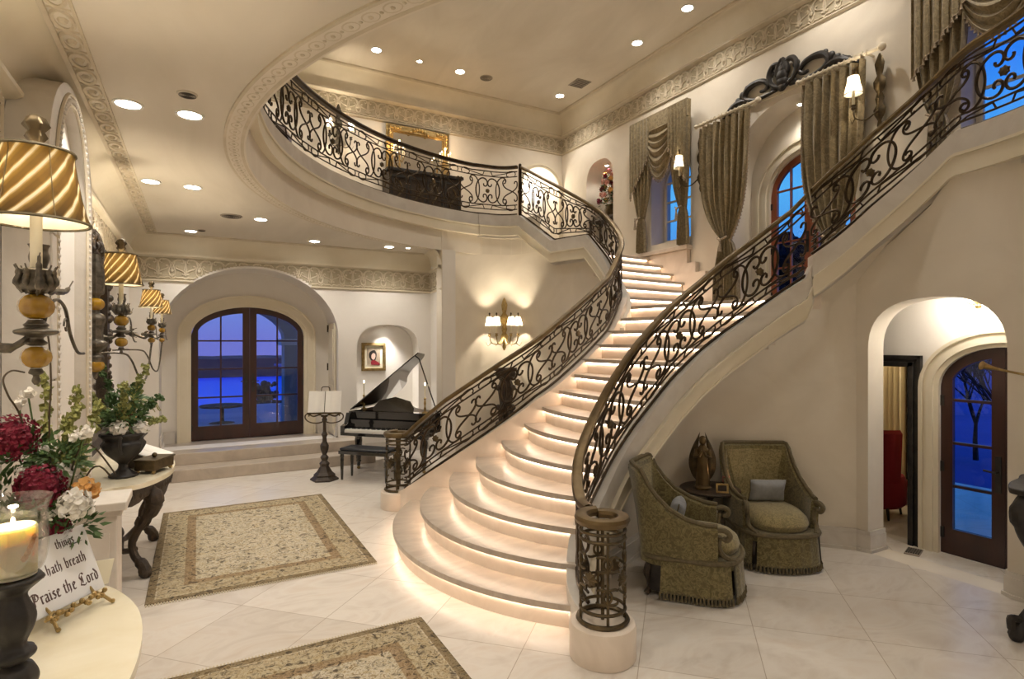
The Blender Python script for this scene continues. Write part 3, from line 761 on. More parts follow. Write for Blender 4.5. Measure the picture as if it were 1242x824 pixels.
def newel(root, c, z0, z1, name='newel_basket', R=.142):
    """open cylinder of scrollwork under the rail's coiled end"""
    mb = MB()
    for z, r in ((z0+.014,R+.014),(z0+.085,R),(z1-.12,R),(z1-.07,R+.002)):
        mb.tube([(c[0]+r*cos(a), c[1]+r*sin(a), z) for a in [2*pi*i/28 for i in range(29)]], .011 if r < R+.01 else .016, 6, cap=False)
    for j in range(4):
        for sg in (-1,1):
            a0 = j*pi/2 + .35
            f = lambda x, y: (c[0]+R*cos(a0+x/R), c[1]+R*sin(a0+x/R), z0+.11 + (z1-z0-.27)*(.5+(y-.5)*1.05))
            mb.tube([f(x,y) for x,y in scroll((sg*.045,.84),(sg*.045,.66),.48,False,-sg,mid=.3,n=30)], .009, 5)
            mb.tube([f(x,y) for x,y in scroll((sg*.045,.34),(sg*.045,.16),.48,False,-sg,mid=.3,n=30)], .009, 5)
        a0 += pi/4; mb.tube([(c[0]+R*cos(a0),c[1]+R*sin(a0),z0+.01),(c[0]+R*cos(a0),c[1]+R*sin(a0),z1-.05)], .010, 5)
        b = j*pi/2+.35; q = Matrix.Translation((c[0]+R*cos(b),c[1]+R*sin(b),z0+.11+(z1-z0-.27)*.5)) @ Vector((cos(b),sin(b),0)).to_track_quat('Z','Y').to_matrix().to_4x4()
        t = MB().lathe([(.004,-.008),(.042,-.004),(.046,.006),(.024,.014),(.004,.024)], n=16, flute=.2, nf=8).xf(q); mb.add(t.v, t.f)
    mb.tube([(c[0],c[1],z0),(c[0],c[1],z1-.03)], .012, 6)
    mb.build(name, M['bronze_dark'], root)
def coil(root, c, z, start_ang, cw, path_start, R=.142):
    """handrail curling round on top of the newel"""
    P = []
    for i in range(36):
        a = start_ang + cw*2*pi*1.0*i/35; r = R*(1-.10*i/35); P.append((c[0]+r*cos(a), c[1]+r*sin(a), z-.012*i/35))
    rows = []
    for i, q in enumerate(P):
        a = start_ang + cw*2*pi*i/35; nx, ny = cos(a), sin(a)
        rows.append([(q[0]+nx*o, q[1]+ny*o, q[2]+d) for o, d in ((-.042,-.004),(-.030,-.032),(.030,-.032),(.042,-.004),(.034,.018),(0,.027),(-.034,.018))])
    MB().grid(rows, close=True).build('volute', M['bronze'], root)
rl = thing('stair_railing', 'bronze and iron railing climbing the far side of the staircase up to the balcony post', 'railing', (0,0,0))
railing(rl, PL, .16, 4.0, fn(zL), fn(rL), 1.0, n_units=4)
railing(rl, PL, 4.0, 6.70, fn(zL), fn(rL), .95, n_units=3)
newel(rl, (2.14,6.76), .21, .90); coil(rl, (2.14,6.76), .90, radians(75), 1, None)
rr_ = thing('stair_railing', 'bronze and iron scrollwork railing sweeping from the round stone plinth up over the armchair corner', 'railing', (0,0,0))
railing(rr_, PR, .20, 3.52, fn(zR), fn(rR), .9, n_units=4)
railing(rr_, PR, 3.57, 6.5, fn(zR), fn(rR), .95, n_units=3)
newel(rr_, (2.27,2.92), .23, .88); coil(rr_, (2.27,2.92), .89, radians(70), 1, None)
Pb = Path([PL.at(l)[:2] for l in [6.76+.05*i for i in range(16)]] + [(CX+(RO+.03)*cos(a), CY+(RO+.03)*sin(a)) for a in [radians(d) for d in range(96, 272, 2)]])
bl = thing('balcony_railing', 'dark iron scrollwork railing curving round the open upper balcony', 'railing', (0,0,0))
railing(bl, Pb, .03, Pb.len, lambda l: 4.36, lambda l: 5.27, 1.15, hand=M['iron'])
px_, py_ = PL.at(6.73)[:2]
MB().box((px_-.022,py_-.022,4.36),(px_+.022,py_+.022,5.27)).lathe([(.02,0),(.045,.03),(.045,.06),(.02,.09)], (px_,py_,4.75), 12).ball((px_,py_,5.29), .03).build('corner_post', M['iron'], bl)
# ================================================================ DOORS, WINDOWS, OUTDOORS
def archz(u, u0, u1, vs, vt):
    c, a = (u0+u1)/2, (u1-u0)/2; return vs + (vt-vs)*sqrt(max(0, 1-((u-c)/a)**2))
def leaf(root, f, ua, ub, A, wood, st=.11, bot=.24, cols=2, rows=4, handle=None, hinge=None, name='door_leaf', th=.05, mt=.013):
    u0, u1, v0, vs, vt = A
    def top(a, b, aa, bb, vv, s): return [(a+(b-a)*i/16, archz(a+(b-a)*i/16, aa, bb, vs, vv)) for i in range(17)]
    out = [(ua, v0)] + top(ua, ub, u0, u1, vt, 0) + [(ub, v0)]
    ia, ib = ua+st, ub-st; vt2 = vt-st
    hole = [(ia, v0+bot)] + top(ia, ib, u0+st*.8, u1-st*.8, vt2, 0) + [(ib, v0+bot)]
    lf = MB().ext([out, hole], f, th).build(name, wood, root, smooth=0)
    mb = MB()
    for i in range(1, cols):
        u = ia+(ib-ia)*i/cols; z1 = archz(u, u0+st*.8, u1-st*.8, vs, vt2)
        mb.ext([rect(u-mt, u+mt, v0+bot-.01, z1+.01)], lambda a,b,w: f(a,b,w+.008), th-.016)
    H = vt2-(v0+bot)
    for j in range(1, rows):
        z = v0+bot+H*j/rows
        if z > vs: 
            # keep the bar inside the arch
            xs = [ia+(ib-ia)*t/40 for t in range(41) if archz(ia+(ib-ia)*t/40, u0+st*.8, u1-st*.8, vs, vt2) >= z]
            if not xs: continue
            a, b = min(xs), max(xs)
        else: a, b = ia, ib
        mb.ext([rect(a-.005, b+.005, z-mt, z+mt)], lambda a_,b_,w: f(a_,b_,w+.008), th-.016)
    if mb.v: mb.build('muntins', wood, lf)
    MB().ext([hole], lambda a,b,w: f(a,b,w+th*.45), .006).build('glass', M['glass'], lf, smooth=0)
    if handle is not None:
        h = MB(); z = v0 + (vt-v0)*.42
        h.ext([rect(handle-.022, handle+.022, z-.16, z+.16)], lambda a,b,w: f(a,b,w-.012), .014)
        h.tube([f(handle,z+.02,-.01), f(handle,z+.02,-.06), f(handle-(.09 if handle > (ua+ub)/2 else -.09),z+.03,-.06)], .010, 6)
        h.build('handle', M['black_wood'], lf)
    if hinge is not None:
        for t in (.1,.42,.74):
            z = v0+(vs-v0)*t/.8
            MB().ext([rect(hinge-.014, hinge+.014, z-.05, z+.05)], lambda a,b,w: f(a,b,w-.012), .02).build('hinge', M['black_wood'], lf)
    return lf
d = thing('door_1', None, None); d['kind'] = 'structure'
A = (-.105,1.695,.345,2.12,2.625); f = lambda u,v,w: (u, 10.98+w, v)
leaf(d, f, -.105, .794, A, M['dark_wood'], handle=.74, hinge=-.085)
leaf(d, f, .797, 1.695, A, M['dark_wood'], handle=.85, hinge=1.675)
d = thing('door_2', None, None); d['kind'] = 'structure'
A = (4.675,6.065,2.54,4.32,4.925); f = lambda u,v,w: (8.12+w, u, v)
leaf(d, f, 5.372, 6.065, A, M['red_wood'], handle=5.43, hinge=6.045, rows=5)
leaf(d, f, 4.675, 5.369, A, M['red_wood'], handle=5.31, hinge=4.695, rows=5)
d = thing('door_3', None, None); d['kind'] = 'structure'
A = (1.795,2.805,.005,1.57,1.965); f = lambda u,v,w: (6.22+w, u, v)
leaf(d, f, 2.302, 2.805, A, M['dark_wood'], st=.10, cols=1, handle=2.35, hinge=2.785)
leaf(d, f, 1.795, 2.299, A, M['dark_wood'], st=.10, cols=1, handle=2.25)
# square-headed dark doorway to the side room, its leaf standing open
d = thing('door_4', None, None); d['kind'] = 'structure'
mb = MB()
for o, t in ((0,.05),(.05,.03),(.08,.045)):
    w = .05 if o == 0 else .035
    for a in ((3.06-o-w,3.06-o),(3.72+o,3.72+o+w)): mb.box((6.2-t,a[0],0),(6.34,a[1],1.76+o+w))
    mb.box((6.2-t,3.06-o-w,1.76+o),(6.34,3.72+o+w,1.76+o+w))
mb.build('door_frame', M['black_wood'], d, bevel=.004)
MB().box((6.36,3.09,.01),(6.98,3.13,1.74)).box((6.45,3.128,.15),(6.9,3.14,.8)).box((6.45,3.128,.9),(6.9,3.14,1.6)).build('door_leaf', M['dark_wood'], d, bevel=.005)
MB().tube([(6.90,3.13,.9),(6.90,3.17,.9)], .012).ball((6.90,3.19,.9), .025).build('knob', M['bronze_dark'], d)
# windows in the curtained wall
def window(n, Y0, Y1, z0, zs, zt, xw):
    w = thing('window_%d' % n, None, None); w['kind'] = 'structure'
    A = (Y0, Y1, z0, zs, zt); f = lambda u,v,w_: (xw+w_, u, v)
    leaf(w, f, Y0, Y1, A, M['cream'], st=.07, bot=.09, cols=2, rows=4, name='window_frame', mt=.016)
    return w
window(1, 7.29, 8.27, 3.87, 4.95, 5.49, 7.92)
window(3, 2.21, 3.21, 3.96, 5.35, 5.89, 7.92)
w2 = thing('window_2', None, None); w2['kind'] = 'structure'
leaf(w2, lambda u,v,w_: (u, 11.5+w_, v), .76, 1.54, (.76,1.54,4.91,5.7,6.09), M['dark_wood'], st=.06, bot=.07, cols=2, rows=3, name='window_frame')
# ---- outdoors
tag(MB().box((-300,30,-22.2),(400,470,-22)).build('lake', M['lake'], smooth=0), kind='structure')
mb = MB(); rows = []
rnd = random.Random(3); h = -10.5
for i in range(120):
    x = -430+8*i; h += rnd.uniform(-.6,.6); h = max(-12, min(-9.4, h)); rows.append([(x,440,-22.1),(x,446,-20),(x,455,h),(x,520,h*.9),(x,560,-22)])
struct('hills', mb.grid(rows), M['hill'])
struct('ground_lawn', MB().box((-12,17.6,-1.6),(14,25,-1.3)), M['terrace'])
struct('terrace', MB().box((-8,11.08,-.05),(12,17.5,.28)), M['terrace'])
# porch pier and arch of the loggia outside the terrace doors
t = thing('loggia_arch', 'grey stone porch pier and arch standing outside the terrace doors', 'porch', (0,0,0))
MB().box((1.62,13.0,.28),(2.5,13.5,1.95)).build('pier', M['porch'], t)
MB().box((1.55,12.95,1.95),(2.5,13.55,2.08)).build('capital', M['stone'], t)
A_ = [(1.62,2.08)] + [(1.62-1.7*(1-cos(a)), 2.08+.95*sin(a)) for a in [radians(9*i) for i in range(1,10)]]
A_ = [(1.62,2.08)] + [(-.1+1.72*cos(radians(9*i)), 2.08+.8*sin(radians(9*i))) for i in range(1,21)] + [(-1.85,2.08),(-2.5,2.08),(-2.5,4.2),(2.5,4.2),(2.5,2.08)]
MB().ext([A_], lambda u,v,w: (u,13.0+w,v), .5).build('arch', M['porch'], t)
t = thing('terrace_tree', 'dark bushy tree silhouetted on the lake beyond the terrace', 'tree', (2.05,22,-1.3))
mb = MB(); rnd = random.Random(5)
for i in range(60):
    a, r = rnd.uniform(0,2*pi), rnd.uniform(0,.42); mb.ball((r*cos(a), r*sin(a), 1.5+rnd.uniform(-.35,.35)), rnd.uniform(.05,.14), 6, 4)
mb.build('crown', M['tree_far'], t); MB().tube([(0,0,-.2),(.02,0,1.4)], .03, 5).build('trunk', M['tree_far'], t)
for i, (x, y) in enumerate(((3.0,20.2),(2.55,20.6))):
    t = thing('patio_chair', ['dark patio chair nearer the porch pier on the lakeside','dark patio chair beside the bushy tree on the lakeside'][i], 'chair', (x,y,-1.3), .4*i, 'patio chairs by the lake')
    MB().box((-.22,-.2,.8),(.22,.2,.85)).build('seat', M['tree_far'], t); MB().box((-.22,.17,.85),(.22,.21,1.35)).build('backrest', M['tree_far'], t)
    for sx in (-.19,.19):
        for sy in (-.17,.17): MB().tube([(sx,sy,.0),(sx,sy,.82)], .02, 4).build('leg', M['tree_far'], t)
t = thing('patio_table', 'low round table outdoors on the dusky terrace', 'table', (.45,13.6,.28))
MB().lathe([(.02,.0),(.25,.02),(.04,.05),(.04,.36)], n=20).build('base', M['tree_far'], t); MB().lathe([(.42,.36),(.44,.38),(.42,.40)], n=28).build('tabletop', M['tree_far'], t)
# garden behind the vestibule door: ground, wall and bare trees
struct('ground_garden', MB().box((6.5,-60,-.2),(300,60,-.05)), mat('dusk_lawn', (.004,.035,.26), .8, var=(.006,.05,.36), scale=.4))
rnd = random.Random(11)
for i, (x, y) in enumerate(((11.0,4.0),(11.6,4.7),(12.4,4.6))):
    t = thing('bare_tree', 'bare winter tree seen through the glass of the garden door', 'tree', (x,y,0), group='bare trees beyond the garden door')
    mb = MB()
    def br(p, d, L_, r, n):
        q = p + d*L_; mb.tube([p, (p+q)/2 + Vector((rnd.uniform(-.05,.05)*L_,)*3), q], [r, r*.8, r*.6], 4)
        if n:
            for k in range(3):
                dd = (d + Vector((rnd.uniform(-.6,.6), rnd.uniform(-.7,.7), rnd.uniform(-.05,.5)))).normalized(); br(q, dd, L_*.72, r*.6, n-1)
    br(Vector((0,0,0)), Vector((0,0,1)), .62, .045, 5)
    mb.build('trunk', M['tree_far'], t)
# dusk-lit outdoor foliage outside the landing doors
t = thing('cypress_hedge', 'dark clipped hedge rising outside the landing doors', 'hedge', (11.5,7.6,-.2))
mb = MB()
for i in range(260):
    mb.ball((rnd.uniform(-.4,.4), rnd.uniform(-1.6,1.2), rnd.uniform(0,4.6)), rnd.uniform(.12,.3), 6, 4)
mb.build('foliage', M['tree_far'], t)

# ================================================================ RUGS
RM = rug_mat(1.78, 2.66)
def rug(label, loc):
    t = thing('area_rug', label, 'rug', loc)
    MB().box((-.89,-1.33,0),(.89,1.33,.012)).build('pile', RM, t, bevel=.004)
    mb = MB()
    for sy in (-1, 1):
        for i in range(90): x = -.88+1.76*i/89; mb.add([(x-.006,sy*1.33,.002),(x+.006,sy*1.33,.002),(x+.004,sy*1.36,.002),(x-.004,sy*1.36,.002),(x-.006,sy*1.33,.008),(x+.006,sy*1.33,.008),(x+.004,sy*1.36,.006),(x-.004,sy*1.36,.006)],[(0,3,2,1),(4,5,6,7),(0,1,5,4),(1,2,6,5),(2,3,7,6),(3,0,4,7)])
    mb.build('fringe', M['rug_fringe'], t, smooth=0)
rug('beige floral oriental rug lying wholly in view before the terrace steps', (.535,6.46,.001))
rug('beige floral oriental rug cut off by the bottom edge of the view', (.53,2.61,.001))

# ================================================================ CEILING FITTINGS
def fitting(label, loc, r, name='ceiling_speaker', cat='speaker', m='grille'):
    t = thing(name, label, cat, loc); MB().lathe([(r,0),(r,-.008),(r*.94,-.012)], n=28).build('bezel', M[m], t)
    mb = MB()
    for i in range(5): mb.tube([(r*(.15+.17*i)*cos(a), r*(.15+.17*i)*sin(a), -.013) for a in [2*pi*j/20 for j in range(21)]], .003, 4, cap=False)
    mb.build('grille', M['vent_dark'], t)
fitting('round grille speaker in the lower ceiling over the rug', (.38,8.2,ZC), .13)
fitting('round grille speaker in the upper ceiling above the gilt mirror', (5.09,10.32,ZT), .13)
def ac_vent(label, loc, w, d, rz=0, up=-1):
    t = thing('air_vent', label, 'vent', loc, rz)
    MB().box((-w/2,-d/2,0),(w/2,d/2,.012*up)).build('frame', M['grille'], t)
    for i in range(6): y = -d/2+d*(i+.7)/6.4; MB().box((-w/2+.03,y-.008,.010*up),(w/2-.03,y+.006,.018*up)).build('slat', M['vent_dark'], t)
ac_vent('square air vent in the corner of the upper ceiling', (6.88,9.61,ZT), .34, .34)
ac_vent('small air vent in the floor by the garden door', (5.98,2.92,.0), .22, .12, .3, 1)
fitting('small smoke alarm disc between the two nearest downlights', (-.06,4.32,ZC), .06, 'smoke_alarm', 'smoke alarm', 'plaster_ceiling')
fitting('tiny round sensor in the lower ceiling near the cove corner', (.05,9.45,ZC), .05, 'ceiling_sensor', 'sensor', 'grille')
t = thing('light_switch', 'white light switch on the wall beside the garden door arch', 'switch', (5.53,3.35,.94), radians(-47))
MB().box((-.035,-.012,-.06),(.035,.01,.06)).build('plate', M['switch'], t, bevel=.003); MB().box((-.012,-.018,-.025),(.012,-.01,.025)).build('rocker', M['switch'], t)
t = thing('flush_ceiling_light', 'brass leaf ceiling light hanging inside the garden door arch', 'ceiling light', (6.02,2.42,2.49))
MB().lathe([(.17,0),(.17,-.02),(.12,-.07),(.03,-.09)], n=24).build('bowl', M['lens'], t)
mb = MB().lathe([(.004,-.20),(.022,-.185),(.026,-.165),(.012,-.14),(.02,-.12),(.008,-.08)], n=12)
for k in range(6):
    a = k*pi/3; mb.tube([(0,0,-.13),(.05*cos(a),.05*sin(a),-.145),(.11*cos(a),.11*sin(a),-.12)], [.008,.012,.003], 5)
mb.build('finial', M['gilt'], t)
light('POINT', 'lamp', (0,0,-.22), 3.5, (1,.93,.82), t, .12)
light('POINT', 'side_room_lamp', (7.4,4.3,2.1), 10, (1,.85,.6), None, .1)
t = thing('side_room_drape', 'pale gold drape hanging in the side room past the dark doorway', 'drape', (7.6,4.35,.02))
rows = [[(.04*sin(j*1.9), -.55+1.2*j/60, z) for j in range(61)] for z in (0,1,2,2.4)]
MB().grid(rows).grid([[(x+.02,y,z) for x,y,z in r] for r in rows]).build('fabric', M['cream'], t)
t = thing('red_armchair', 'deep red upholstered chair glimpsed through the dark doorway', 'chair', (6.95,3.80,0), radians(100))
MB().lathe([(.26,.12),(.30,.16),(.31,.42),(.28,.48),(.05,.5)], n=20).build('seat', M['red_fabric'], t)
rows = [[(.30*cos(a)*k, .30*sin(a)*k, z) for a in [radians(20+14*j) for j in range(11)]] for k, z in ((1,.3),(1.06,.7),(1.1,.98),(1.0,1.02),(.92,.98),(.86,.5),(.85,.3))]
MB().grid(rows).build('backrest', M['red_fabric'], t)
for sx in (-.2,.2):
    for sy in (-.2,.2): MB().tube([(sx,sy,0),(sx*.9,sy*.9,.16)], [.012,.02], 6).build('leg', M['black_wood'], t)
# ================================================================ CURTAINS ON THE WINDOW WALL
def curtain_panel(root, ya, yb, ztop, ztie, zbot, ytie, wt, wb, x0=XU-.16, folds=8, depth=.05, name='drape'):
    """pleated panel gathered at a tie-back, hanging on a wall facing -X"""
    rows = []; n = folds*8
    zs_ = [ztop-(ztop-ztie)*i/26 for i in range(27)] + [ztie-(ztie-zbot)*i/12 for i in range(1,13)]
    for z in zs_:
        if z >= ztie:
            t = (ztop-z)/(ztop-ztie); k = t**4.5
            a, b = ya+(ytie-wt/2-ya)*k, yb+(ytie+wt/2-yb)*k; dd = depth*(1-.45*k); xo = -.05*sin(pi*t)*.6
        else:
            t = (ztie-z)/(ztie-zbot); k = sqrt(min(1,t*1.6)); w = wt+(wb-wt)*k; a, b = ytie-w/2, ytie+w/2; dd = depth*(.55+.5*k); xo = 0
        r = []
        for j in range(n+1):
            s_ = j/n; ph = s_*folds*2*pi; r.append((x0+xo-dd*(sin(ph)+.3*sin(2.3*ph+z*2)), a+(b-a)*s_, z))
        rows.append(r)
    back = [[(x+.02, y, z) for x, y, z in r] for r in rows]
    return MB().grid(rows).grid(back).build(name, M['curtain'], root), rows
def fringe(root, P, r=.014, step=.055, m='tassel'):
    mb = MB(); acc = 0; last = Vector(P[0])
    mb.tube(P, r*.6, 5)
    for p in P[1:]:
        p = Vector(p); L_ = (p-last).length; k = 0
        while acc + (L_-k) >= step:
            k += step-acc; acc = 0; q = last + (p-last)*(k/L_)
            mb.lathe([(.002,0),(r,-.012),(r*.7,-.024),(r*1.25,-.055)], tuple(q), 6)
        acc += L_-k; last = p
    mb.build('fringe', M[m], root)
def tieback(root, x, y, z, w):
    mb = MB().tube([(x-.07, y-w*.5, z+.03),(x-.10,y-w*.15,z),(x-.10,y+w*.15,z-.01),(x-.06,y+w*.5,z+.03)], .016, 6)
    mb.lathe([(.004,0),(.022,-.03),(.014,-.05),(.03,-.20)], (x-.12,y,z), 10)
    mb.build('tieback', M['tassel'], root)
def rod(root, ya, yb, z, x):
    MB().tube([(x,ya-.12,z),(x,yb+.05,z)], .024, 10).ball((x,ya-.15,z), .05, 10, 6).lathe([(.01,-.04),(.04,0),(.01,.04)], (x,yb+.06,z), 8).build('rod', M['relief'], root)
    mb = MB()
    n = 13
    for i in range(n):
        y = ya+.03+(yb-ya-.06)*i/(n-1); mb.tube([(x+.034*cos(a), y, z+.034*sin(a)) for a in [2*pi*k/12 for k in range(13)]], .006, 5, cap=False)
    mb.build('ring', M['relief'], root)
    MB().tube([(x,ya+.04,z),(XU,ya+.04,z)], .015, 6).tube([(x,yb-.04,z),(XU,yb-.04,z)], .015, 6).build('bracket', M['relief'], root)
t = thing('tied_curtain', 'olive curtain on a short rod gathered low, between the window and landing doors', 'curtain', (0,0,0))
o, rw = curtain_panel(t, 5.94, 6.92, 5.62, 3.66, 2.56, 6.38, .18, .52)
fringe(t, [r[0] for r in rw[:27]]); tieback(t, XU-.18, 6.38, 3.66, .2); rod(t, 5.93, 6.95, 5.68, XU-.16)
t = thing('tied_curtain', 'olive curtain on a short rod beside the shaded sconce above the railing', 'curtain', (0,0,0))
o, rw = curtain_panel(t, 4.20, 5.06, 5.62, 3.42, 2.56, 4.62, .18, .5, folds=7)
fringe(t, [r[-1] for r in rw[:27]]); tieback(t, XU-.18, 4.62, 3.42, .2); rod(t, 4.14, 5.06, 5.68, XU-.16)
def swag_window(label, ya, yb, ztop, ztie, zbot, zsw, group=None):
    t = thing('swag_curtain', label, 'curtain', (0,0,0))
    w = (yb-ya)
    for s, (a, b, yt) in enumerate(((ya, ya+w*.30, ya+w*.12), (yb-w*.36, yb, yb-w*.16))):
        o, rw = curtain_panel(t, a, b, ztop, ztie, zbot, yt, .16, .26, folds=5, depth=.045)
        tieback(t, XU-.19, yt, ztie, .16)
        # tail hanging over the panel, cut on a slant
        y_in, y_out = ((a+w*.30, a) if s == 0 else (b-w*.36, b)); rows = []
        for i in range(13):
            k = i/12; rows.append([(XU-.25-.025*sin(j*1.25), y_in+(y_out-y_in)*j/30, ztop-.02-k*((ztop-zsw)*(.75+.75*j/30))) for j in range(31)])
        MB().grid(rows).grid([[(x+.015,y,z) for x,y,z in r] for r in rows]).build('tail', M['curtain'], t)
        fringe(t, rows[-1])
    y0, y1 = ya+w*.20, yb-w*.28; rows = []
    for i in range(25):
        v = i/24; r = []
        for j in range(31):
            u = j/30*2-1; sag = (1-u*u); y = (y0+y1)/2+u*(y1-y0)/2*(1-.0*v)
            z = ztop-.25 - v*((ztop-zsw)*.30 + sag*(ztop-zsw)*.75) + .0
            r.append((XU-.22-.05*sag*sin(v*pi)-.022*sin(v*6.5*2*pi)*(.3+sag), y, z))
        rows.append(r)
    MB().grid(rows).grid([[(x+.012,y,z) for x,y,z in r] for r in rows]).build('swag', M['curtain'], t)
    fringe(t, rows[-1])
    MB().box((XU-.24,ya,ztop-.30),(XU-.2,yb,ztop)).build('pelmet', M['curtain'], t)
    return t
swag_window('olive curtains with a fringed swag around the arched window at the turn of the stairs', 7.14, 8.62, 6.22, 4.35, 3.73, 5.28)
swag_window('olive curtains with fringed swag at the upper window cut by the edge of view', 2.10, 3.62, 6.4, 4.6, 3.98, 5.55)

# ================================================================ WALL CARVING
t = thing('wall_carving', 'black carved acanthus crest hanging over the landing door arch', 'wall carving', (XU-.03,5.43,5.93), radians(0))
mb = MB(); f = lambda u, v, o=0: (-.02-o, u*1.03, v*.82)
def fat(S, r0, r1, o=0):
    n_ = len(S); mb.tube([f(a,b,o) for a,b in S], [max(.008, r0+(r1-r0)*abs(i/(n_-1)*2-1)) for i in range(n_)], 8)
for sg in (-1,1):
    fat(cr([(sg*.10,-.20),(sg*.32,-.22),(sg*.52,-.20),(sg*.66,-.10),(sg*.62,.04),(sg*.48,.10),(sg*.33,.07),(sg*.25,-.03),(sg*.30,-.11),(sg*.38,-.10)],6), .05, .022)
    fat(cr([(sg*.55,-.19),(sg*.72,-.14),(sg*.86,-.17),(sg*1.0,-.28),(sg*1.06,-.33)],6), .055, .03)
    for (x, y, r) in ((.70,-.02,.06),(.78,-.10,.06),(.84,-.14,.05),(.92,-.20,.05),(1.0,-.28,.05),(.62,.08,.045),(.20,.12,.06),(.24,.02,.05),(.15,-.16,.06)): mb.ball(f(sg*x,y), r, 8, 6, (.5,1,1))
    fat(cr([(sg*.04,-.20),(sg*.18,-.08),(sg*.22,.10),(sg*.15,.24),(sg*.05,.22),(sg*.04,.12),(sg*.10,.09)],6), .045, .03, .02)
    fat(cr([(0,-.05),(sg*.08,.05),(sg*.06,.20),(sg*.0,.30)],5), .04, .03, .03)
for y, r in ((-.2,.07),(-.1,.09),(.0,.1),(.1,.08),(.2,.05),(.28,.035)): mb.ball(f(0,y,.03), r, 10, 6, (.6,1,1))
mb.build('carving', M['black_wood'], t)

# ================================================================ SCONCES
def shade(root, c, rb, rt, h, m='shade', e=6, fin=True, lamp=True, sleeve=True):
    """bell shade with its candle, bulb and finial"""
    prof = [(rb,0),(rb*.93,h*.12),(rb*.84,h*.35),(rt*1.08,h*.65),(rt*1.0,h*.88),(rt,h)]
    o = MB(); n = 40; rows = []
    for r, z in prof: rows.append([(r*(1+.012*cos(20*a))*cos(a), r*(1+.012*cos(20*a))*sin(a), z) for a in [2*pi*k/n for k in range(n)]])
    o.grid(rows, close=True); so = o.build('lamp_shade', M[m], root); so.location = c
    if m == 'shade': MB().grid([[((r-.007)*cos(a), (r-.007)*sin(a), z+.002) for a in [2*pi*k/n for k in range(n)]] for r, z in prof], close=True).build('lining', M['shade_pale'], so)
    tr = MB()
    for r, z in ((rb*1.01,0),(rt*1.02,h)): tr.tube([(r*cos(a),r*sin(a),z) for a in [2*pi*k/36 for k in range(37)]], max(.003,rb*.035), 5, cap=False)
    for k in range(6):
        a = k*pi/3; tr.tube([(r*1.01*cos(a), r*1.01*sin(a), z) for r, z in prof], max(.0012,rb*.012), 4)
    tr.build('trim', M['welt'], so)
    if fin:
        fb = MB().lathe([(rt*.12,h),(rt*.12,h+h*.1),(rt*.28,h+h*.2),(rt*.2,h+h*.28),(rt*.34,h+h*.36),(rt*.22,h+h*.48),(rt*.05,h+h*.52)], n=20, flute=.14, nf=6)
        fb.build('finial', M['bronze_dark'], so, smooth=60)
    if sleeve: MB().tube([(0,0,-h*.75),(0,0,h*.30)], rb*.16, 10).build('candle', M['wax'], so)
    MB().ball((0,0,h*.38), rb*.12, 10, 6, (1,1,1.4)).build('bulb', M['bulb'], so)
    if lamp: light('POINT', 'lamp', (0,0,h*.62), e*2.0, (1,.84,.62), so, rb*.15)
    return so
def amber_ball(mb, c, r): mb.lathe([(r*.35,-r*.85),(r*.7,-r*.68),(r*.93,-r*.35),(r,0),(r*.93,r*.35),(r*.7,r*.68),(r*.35,r*.85)], c, 24, flute=.05, nf=8)
